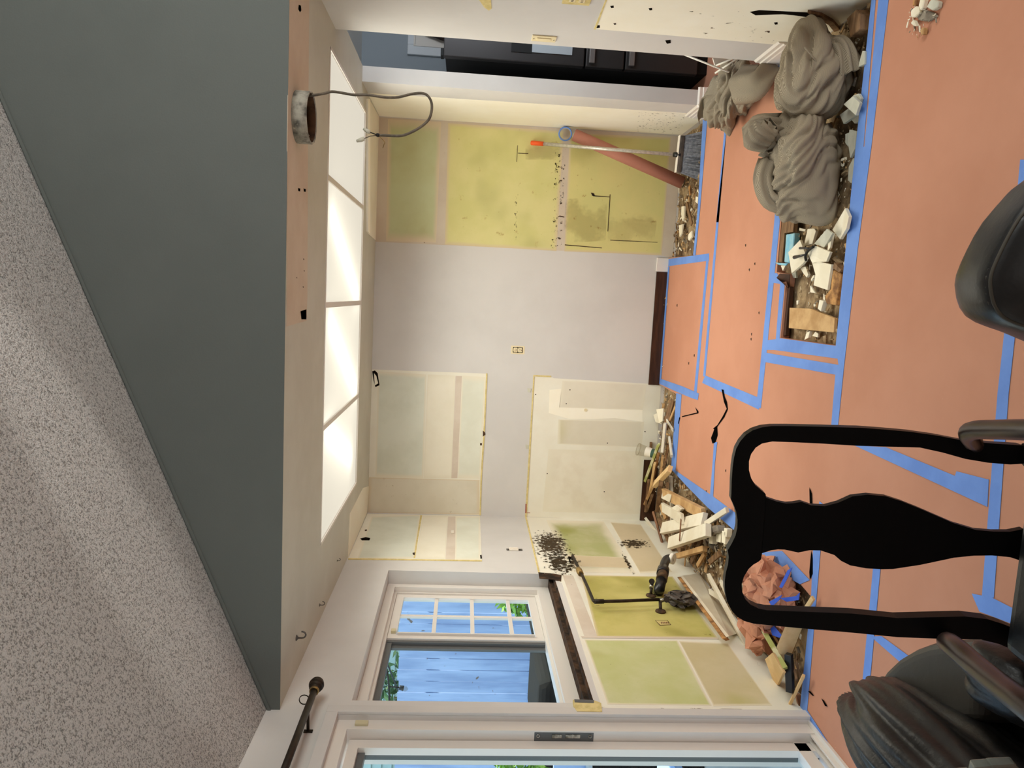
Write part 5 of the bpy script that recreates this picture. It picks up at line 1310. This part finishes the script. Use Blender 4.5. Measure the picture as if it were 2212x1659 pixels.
MB().box((ca_.x, 6.565, 0), (cb_.x, 6.6, ca_.z)).box((cb_.x, 6.565, cb_.z), (2.69, 6.6, ca_.z)).build('casing', M['door_white'], d2, bevel=0.006)
MB().box((cb_.x - 0.012, 6.555, 0), (cb_.x, 6.566, cb_.z + 0.012)).box((cb_.x, 6.555, cb_.z), (2.69, 6.566, cb_.z + 0.012)).build('casing_bead', M['white_trim'], d2, bevel=0.002)
MB().box((cb_.x, 6.583, 0), (2.69, 6.598, cb_.z)).build('door_leaf', M['white_trim'], d2)
cpos = V3(cb_.x + 0.22, 6.52, 1.62)
hc = thing('hanging_coat', 'dark brown coat hanging on the hall door above the fridge', 'coat', cpos)
blob(cpos, (0.18, 0.055, 0.42), lambda p, d: p + d * 0.02 * mnoise.noise(d * 5), 4, None, 2.6).build('coat_body', M['hall_dark'], hc)

# ---- dining armchair in front (faces the camera)
PC = Vector((0, 1.38, 0.96)); NCH = Vector((0, -1, 0.22)).normalized()
def cpt(x, y): return onp(x, y, PC, NCH)
zc2 = lambda L: [(1500 + a / 2.0506, 850 + b / 2.0506) for a, b in L]
outer_r = [(1460, 230), (1330, 222), (1200, 210), (1080, 187), (960, 170), (850, 160), (740, 152), (560, 147), (420, 144), (345, 144), (300, 149), (260, 162), (228, 183), (203, 212), (185, 245), (175, 285), (169, 330), (165, 390), (164, 440), (162, 468)]
top = [(172, 490), (184, 520), (191, 560), (190, 595), (182, 630), (165, 665), (148, 694), (152, 725), (149, 758), (140, 790), (134, 835), (136, 880), (146, 925), (166, 964), (190, 990), (220, 1008), (262, 1020)]
outer_l = [(400, 1034), (520, 1045), (700, 1060), (900, 1080), (1110, 1088), (1270, 1090), (1350, 1110), (1460, 1157)]
hole_l_a = [(1460, 1060), (1370, 1022), (1300, 1000), (1200, 988), (1100, 990), (900, 995), (700, 975), (520, 968), (320, 960), (285, 953), (250, 936), (226, 912), (212, 880), (210, 845), (220, 812), (240, 778), (262, 758), (285, 745), (296, 735)]
hole_r_a = [(318, 462), (316, 446), (300, 432), (270, 406), (252, 376), (242, 340), (242, 300), (252, 268), (272, 240), (300, 222), (345, 213), (430, 216), (560, 222), (720, 232), (860, 236), (1000, 240), (1100, 262), (1200, 290), (1300, 307), (1400, 315), (1460, 311)]
spl_u = [(1460, 600), (1400, 612), (1330, 612), (1250, 605), (1150, 575), (1000, 510), (920, 478), (850, 456), (770, 448), (700, 456), (640, 483), (580, 499), (520, 496), (475, 480), (440, 486), (410, 488), (370, 480), (318, 462)]
spl_l = [(296, 735), (300, 708), (340, 695), (370, 691), (400, 692), (460, 705), (510, 695), (560, 696), (620, 716), (650, 742), (690, 762), (760, 775), (830, 779), (880, 778), (1000, 760), (1150, 728), (1240, 719), (1320, 718), (1400, 726), (1460, 746)]
ch = thing('dining_armchair', 'black lacquered dining armchair with solid vase shaped splat, seen in front', 'chair', (-0.48, 1.05, 0.0))
fr_poly = [cpt(*p) for p in zc2(outer_r + top + outer_l + hole_l_a + hole_r_a)]
bf = MB().prism(fr_poly, -NCH * 0.028).build('back_frame', M['chair_black'], ch, bevel=0.006, segs=3)
sp_poly = [cpt(*p) for p in zc2(spl_u + spl_l)]
MB().prism(sp_poly, -NCH * 0.016).build('splat', M['chair_black'], ch, bevel=0.004, segs=2)
cr0, cl0 = cpt(*zc2([(1460, 270)])[0]), cpt(*zc2([(1460, 1108)])[0])
mid = (cr0 + cl0) / 2; zse = 0.46
MB().tube([cr0, cr0 + V3(0.01, -0.04, -0.12), V3(cr0.x + 0.0, cr0.y - 0.02, 0.3), V3(cr0.x + 0.02, cr0.y + 0.05, 0.0)], [0.022, 0.024, 0.023, 0.018], 12).build('leg', M['chair_black'], ch)
MB().tube([cl0, cl0 + V3(-0.01, -0.04, -0.12), V3(cl0.x, cl0.y - 0.02, 0.3), V3(cl0.x - 0.02, cl0.y + 0.05, 0.0)], [0.022, 0.024, 0.023, 0.018], 12).build('leg', M['chair_black'], ch)
for sx in (-1, 1): MB().tube([V3(mid.x + sx * 0.20, mid.y - 0.44, zse - 0.05), V3(mid.x + sx * 0.225, mid.y - 0.47, 0.30), V3(mid.x + sx * 0.20, mid.y - 0.45, 0.06), V3(mid.x + sx * 0.215, mid.y - 0.48, 0.0)], [0.03, 0.027, 0.016, 0.026], 12).build('leg', M['chair_black'], ch)
MB().prism([V3(mid.x - 0.19, mid.y - 0.02, zse - 0.06), V3(mid.x + 0.19, mid.y - 0.02, zse - 0.06), V3(mid.x + 0.24, mid.y - 0.46, zse - 0.06), V3(mid.x - 0.24, mid.y - 0.46, zse - 0.06)], (0, 0, 0.07)).build('seat', M['leather_stool'], ch, bevel=0.02, segs=3)
al = smooth_path([cpt(2040, 1383) + V3(0, -0.005, 0), ony(2062, 1398, 1.19), ony(2110, 1440, 1.10), ony(2165, 1484, 1.00), ony(2225, 1530, 0.90), ony(2300, 1590, 0.82)], 5)
ar = smooth_path([cpt(2105, 962) + V3(0, -0.005, 0), ony(2092, 938, 1.22), ony(2108, 929, 1.18), ony(2150, 928, 1.12), ony(2225, 929, 1.02), ony(2330, 935, 0.92)], 5)
for pth, rr in ((al, 0.020), (ar, 0.0165)):
    n = len(pth); MB().tube(pth, [rr * (0.75 if i < 2 else 1.0) for i in range(n)], 14).build('arm', M['chair_arm'], ch)
    e = pth[-1]; MB().tube([e, e + V3(0, 0.02, -0.08), V3(e.x, e.y + 0.03, zse - 0.04)], [0.017, 0.016, 0.018], 12).build('arm_post', M['chair_arm'], ch)

# ---- black leather desk-type chair back close to the camera
zst = [(2260, 352), (2212, 388), (2180, 424), (2150, 460), (2128, 495), (2110, 530), (2095, 562), (2084, 590), (2080, 615), (2084, 648), (2092, 672), (2106, 692), (2125, 704), (2150, 714), (2180, 724), (2212, 737), (2300, 775)]
PS = Vector((0, 0.80, 0.95)); NS = Vector((0, -1, 0.15)).normalized()
pl = [onp(x, y, PS, NS) for x, y in zst]
dn_ = Vector((0, -0.15, -1)).normalized()
sh_c = sum(pl, Vector()) / len(pl)
low = [pl[-1] + dn_ * 0.16, pl[0] + dn_ * 0.16]
st_ = thing('leather_chair', 'black leather padded chair back with stitched seam, closest to the camera', 'chair', (sh_c.x, sh_c.y - 0.12, 0.0))
def pad(poly, thick, layers=6):
    # rounded cushion: outline shrunk towards both faces
    c = sum(poly, Vector()) / len(poly); vs = []; fs = []; n = len(poly)
    for k in range(-layers, layers + 1):
        t = k / layers; s = (1 - abs(t) ** 2.6) ** (1 / 2.6) if abs(t) < 1 else 0.0
        s = 1 - 0.20 * (1 - s)
        for p in poly: vs.append(c + (p - c) * s + NS * (thick * t / 2))
    L = 2 * layers + 1
    for k in range(L - 1):
        for i in range(n):
            j = (i + 1) % n; fs.append((k * n + i, k * n + j, (k + 1) * n + j, (k + 1) * n + i))
    mb = MB(); mb.add(vs, fs, 0, True)
    for base, sgn in ((0, -1), ((L - 1) * n, 1)):
        o = len(mb.v); cc = sum(mb.v[base:base + n], Vector()) / n + NS * sgn * 0.012
        mb.v.append(cc)
        for i in range(n):
            j = (i + 1) % n; mb.f.append((base + i, base + j, o)); mb.mi.append(0); mb.sm.append(True)
    return mb
pl = [sh_c + (p - sh_c) * 0.965 + Vector((0, 0, -0.004)) for p in pl]; low = [pl[-1] + dn_ * 0.16, pl[0] + dn_ * 0.16]
full = pl + low
bkp = pad(full, 0.085).build('backrest', M['leather_stool'], st_)
c0 = sum(full, Vector()) / len(full)
seam = [c0 + (p - c0) * 0.90 + NS * 0.036 for p in pl]
MB().tube(smooth_path(seam, 3), 0.0022, 6).build('seam', M['stitch'], st_)
seam2 = [c0 + (p - c0) * 0.935 + NS * 0.031 for p in pl]
sp2 = smooth_path(seam2, 6)
for i in range(4, len(sp2) - 6, 4): MB().tube([sp2[i], sp2[i + 2]], 0.0012, 5).build('stitch', M['stitch'], st_)
bx0 = sh_c.x
MB().box((bx0 - 0.03, sh_c.y - 0.03, 0.50), (bx0 + 0.03, sh_c.y + 0.0, 0.78)).build('back_bracket', M['black_plastic'], st_, bevel=0.004)
MB().box((bx0 - 0.24, sh_c.y - 0.42, 0.46), (bx0 + 0.24, sh_c.y + 0.02, 0.55)).build('seat', M['leather_stool'], st_, bevel=0.035, segs=4)
MB().tube([(bx0, sh_c.y - 0.2, 0.05), (bx0, sh_c.y - 0.2, 0.47)], 0.03, 14).build('column', M['black_plastic'], st_)
for k in range(5):
    a = 2 * PI * k / 5 + 0.3; cx, cy = bx0, sh_c.y - 0.2
    MB().tube([(cx, cy, 0.08), (cx + 0.28 * math.cos(a), cy + 0.28 * math.sin(a), 0.05)], [0.025, 0.018], 10).build('base_arm', M['black_plastic'], st_)
    MB().tube([(cx + 0.28 * math.cos(a) - 0.012, cy + 0.28 * math.sin(a), 0.025), (cx + 0.28 * math.cos(a) + 0.012, cy + 0.28 * math.sin(a), 0.025)], 0.025, 14).build('caster', M['black_plastic'], st_)

# ---- black leather armchair by the sliding door
sf = thing('leather_armchair', 'plump black leather armchair standing by the sliding door', 'armchair', (-0.85, 1.25, 0.0))
def gather(seed, amp, f):
    def g(p, d):
        a = math.atan2(d.z, d.x)
        w = mnoise.noise(Vector((a * f, d.y * 1.1, seed))) + 0.5 * mnoise.noise(Vector((a * f * 2.2, d.y * 2, seed + 4)))
        k = 0.35 + 0.65 * max(0, d.y) ** 0.7
        return p + d * amp * w * k - d * amp * 0.5 * abs(mnoise.noise(Vector((a * f * 1.3, d.y * 0.6, seed + 9)))) * k
    return g
acx, acy = -0.985, 1.30
blob((acx, acy, 0.415), (0.128, 0.42, 0.158), gather(2.0, 0.036, 3.0), 6, None, 2.6).build('arm_cushion', M['leather'], sf)
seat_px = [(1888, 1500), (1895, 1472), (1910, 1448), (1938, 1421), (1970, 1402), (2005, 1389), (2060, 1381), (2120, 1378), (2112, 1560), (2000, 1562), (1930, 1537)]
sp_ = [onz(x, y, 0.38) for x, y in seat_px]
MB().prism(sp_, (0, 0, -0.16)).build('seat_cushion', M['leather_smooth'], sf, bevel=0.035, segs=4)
bc = ony(2230, 1475, 1.30)
blob(bc, (0.075, 0.10, 0.115), gather(6.0, 0.014, 3.0), 5, None, 2.5).build('back_cushion', M['leather'], sf)
MB().box((-1.10, 0.90, 0.04), (-0.72, 1.56, 0.28)).build('base', M['leather'], sf, bevel=0.02)
for x, y in ((-1.06, 0.94), (-0.76, 0.94), (-1.06, 1.52), (-0.76, 1.52)):
    MB().box((x - 0.02, y - 0.02, 0.0), (x + 0.02, y + 0.02, 0.05)).build('foot', M['black_plastic'], sf)
pc = ony(2130, 1652, 0.98)
M['clear_grey'] = mat('grey green clear plastic', (112, 116, 108), (92, 96, 90), 9, 0.25, spec=0.6)
pk = thing('plastic_tray', 'grey plastic tray lying on the leather armchair arm', 'tray', pc)
for (x0, y0, x1, y1, dz) in ((2088, 1636, 2130, 1668, 0.0), (2122, 1632, 2180, 1668, -0.01), (2044, 1655, 2088, 1675, 0.0)):
    a, b = ony(x0, y1, 0.98), ony(x1, y0, 0.98)
    MB().prism([ony(x0, y1, 0.98), ony(x0 + 6, y0 + 3, 0.98), ony(x1, y0, 0.98), ony(x1 + 30, y1, 0.98)], (0, -0.02, 0.006)).build('tray_shell', M['clear_grey'], pk, bevel=0.004, segs=2)

# ---- outdoors
gp = MB().box((-16, -6, -0.2), (T, 16, -0.12)); patio = struct(gp.build('ground_patio', M['patio']))
fn = thing('fence', 'tall grey board fence across the side yard', 'fence', (-5.5, 8.0, -0.12))
YFN = 8.0
bm_ = []
xx = -1.95; i = 0
while xx > -10:
    w = 0.138; z1 = 2.115 + random.uniform(-0.012, 0.012)
    MB().box((xx - w, YFN + random.uniform(0, 0.008), -0.12), (xx - 0.006, YFN + 0.022, z1)).build('fence_board', M['fence'], fn)
    xx -= 0.141; i += 1
MB().box((-10, YFN + 0.022, 0.5), (-1.95, YFN + 0.06, 0.6)).build('fence_rail', M['fence'], fn); MB().box((-10, YFN + 0.022, 1.7), (-1.95, YFN + 0.06, 1.8)).build('fence_rail', M['fence'], fn)
lw = MB().box((-10, 7.55, -0.12), (-4.0, 7.9, 0.45)).build('garden_wall', M['pale_stone'], None); tag(lw, 'low pale garden wall along the foot of fence', 'garden wall')
nh = thing('neighbour_house', 'neighbouring house with pale green lap siding behind the fence', 'house', (-8, 9.9, -0.12))
for k in range(34):
    z0 = -0.1 + k * 0.15
    MB().prism([V3(-14, 9.9, z0), V3(-14, 9.865, z0), V3(-14, 9.895, z0 + 0.158), V3(-14, 9.9, z0 + 0.158)], (9.3, 0, 0)).build('siding_board', M['siding'], nh)
MB().box((-14, 9.9, -0.1), (-4.7, 10.1, 5.0)).build('wall_core', M['siding'], nh)
def shrub(label, c, r, n, m, seed, leaf=0.07):
    rnd = random.Random(seed); t = thing('shrub', label, 'shrub', (c[0], c[1], -0.12)); mb = MB()
    for _ in range(n):
        d = Vector((rnd.gauss(0, 1), rnd.gauss(0, 1), rnd.gauss(0, 1))).normalized()
        p = Vector(c) + Vector((d.x * r[0], d.y * r[1], d.z * r[2])) * rnd.uniform(0.55, 1.0)
        a = Vector((rnd.gauss(0, 1), rnd.gauss(0, 1), rnd.gauss(0, 0.6))).normalized(); b = a.cross(Vector((rnd.gauss(0, 1), rnd.gauss(0, 1), 1))).normalized()
        l = leaf * rnd.uniform(0.7, 1.4)
        mb.add([p - a * l, p - b * l * 0.35, p + a * l, p + b * l * 0.35], [(0, 1, 2, 3)], 0)
    tag(mb.build('leaves', M[m], t), kind='stuff')
    MB().tube([(c[0], c[1], -0.12), (c[0] + 0.03, c[1], c[2])], [0.04, 0.015], 8).build('stem', M['brown_wood'], t)
p = ony(850, 1285, 8.9); shrub('bright bush rising over the fence behind the far window pane', (p.x + 0.1, 8.9, p.z), (0.35, 0.4, 0.5), 500, 'foliage', 1)
p = ony(845, 1450, 9.0); shrub('shaded bush over the fence top behind the near window pane', (p.x - 0.4, 9.0, p.z - 0.05), (0.62, 0.4, 0.42), 600, 'foliage_dark', 2)
p = ony(1118, 1300, 6.9); shrub('sunny yellow green plant low in the far window pane', (p.x, 6.9, p.z - 0.05), (0.13, 0.15, 0.26), 300, 'foliage', 3, 0.05)
p = ony(1135, 1655, 6.3); shrub('sunny yellow green plant seen through the sliding door', (p.x, 6.3, p.z), (0.28, 0.25, 0.34), 500, 'foliage', 4, 0.06)
def cover(label, x0, x1, y0, y1, z1, nm='covered_grill'):
    b = MB(); zs_ = [-0.12, z1 * 0.55, z1 - 0.06, z1]; ins = [0.0, 0.02, 0.03, 0.10]; vs = []
    for z, k in zip(zs_, ins): vs += [(x0 + k, y0 + k, z), (x1 - k, y0 + k, z), (x1 - k, y1 - k, z), (x0 + k, y1 - k, z)]
    fs = [(12, 13, 14, 15), (3, 2, 1, 0)]
    for r in range(3):
        for i in range(4): fs.append((r * 4 + i, r * 4 + (i + 1) % 4, r * 4 + 4 + (i + 1) % 4, r * 4 + 4 + i))
    b.add(vs, fs); o = b.build(nm, M['bbq_cover'], None, bevel=0.03, segs=2)
    c = Vector(((x0 + x1) / 2, (y0 + y1) / 2, -0.12)); o.data.transform(Matrix.Translation(-c)); o.location = c
    return tag(o, label, 'cover')
za = ony(1160, 1470, 4.35).z
cover('black covered grill outside the near half of the kitchen window', -2.95, -2.30, 4.15, 4.95, za)
zb_ = ony(1148, 1330, 5.7).z
cover('black covered garden table outside the far half of the window', -2.85, -2.15, 5.45, 6.5, zb_, 'covered_table')
bc_ = thing('patio_chair', 'blue fabric patio chair seen at the edge through sliding door', 'chair', (-2.7, 3.6, -0.12))
f0, f1, f2, f3 = ony(1196, 1690, 3.75), ony(1196, 1643, 3.75), ony(1262, 1634, 3.75), ony(1270, 1690, 3.75)
MB().prism([f0, f1, f2, f3], (0, 0.03, 0)).build('back_sling', M['blue_fabric'], bc_, bevel=0.004)
MB().tube(smooth_path([f3, ony(1272, 1650, 3.73), f2, ony(1240, 1630, 3.73)], 4), 0.02, 8).build('frame', M['wall_blue'], bc_)
MB().box((f0.x - 0.1, 3.30, 0.28), (f3.x + 0.3, 3.75, 0.32)).build('seat_sling', M['blue_fabric'], bc_)
for dx in (-0.1, 0.3):
    for dy in (3.33, 3.73): MB().tube([(f3.x + dx, dy, -0.12), (f3.x + dx, dy, 0.3)], 0.016, 8).build('leg', M['wall_blue'], bc_)
sl = thing('string_light', 'black string light with one clear bulb hanging before the fence', 'string light', ony(838, 1420, 6.2))
MB().tube(smooth_path([V3(-4.6, 8.0, 2.11), ony(832, 1424, 6.6), ony(836, 1450, 6.2), ony(840, 1480, 6.2), ony(842, 1530, 6.2)], 4), 0.008, 6).build('wire', M['black_wire'], sl)
MB().tube([ony(840, 1483, 6.2), ony(862, 1485, 6.2)], 0.006, 6).build('drop_wire', M['black_wire'], sl)
MB().tube([ony(862, 1485, 6.2), ony(872, 1487, 6.2)], [0.02, 0.024], 10).build('socket', M['black_plastic'], sl)
MB().tube([ony(872, 1487, 6.2), ony(876, 1488, 6.2), ony(881, 1489, 6.2)], [0.018, 0.024, 0.008], 10).build('bulb', M['cup_clear'], sl)
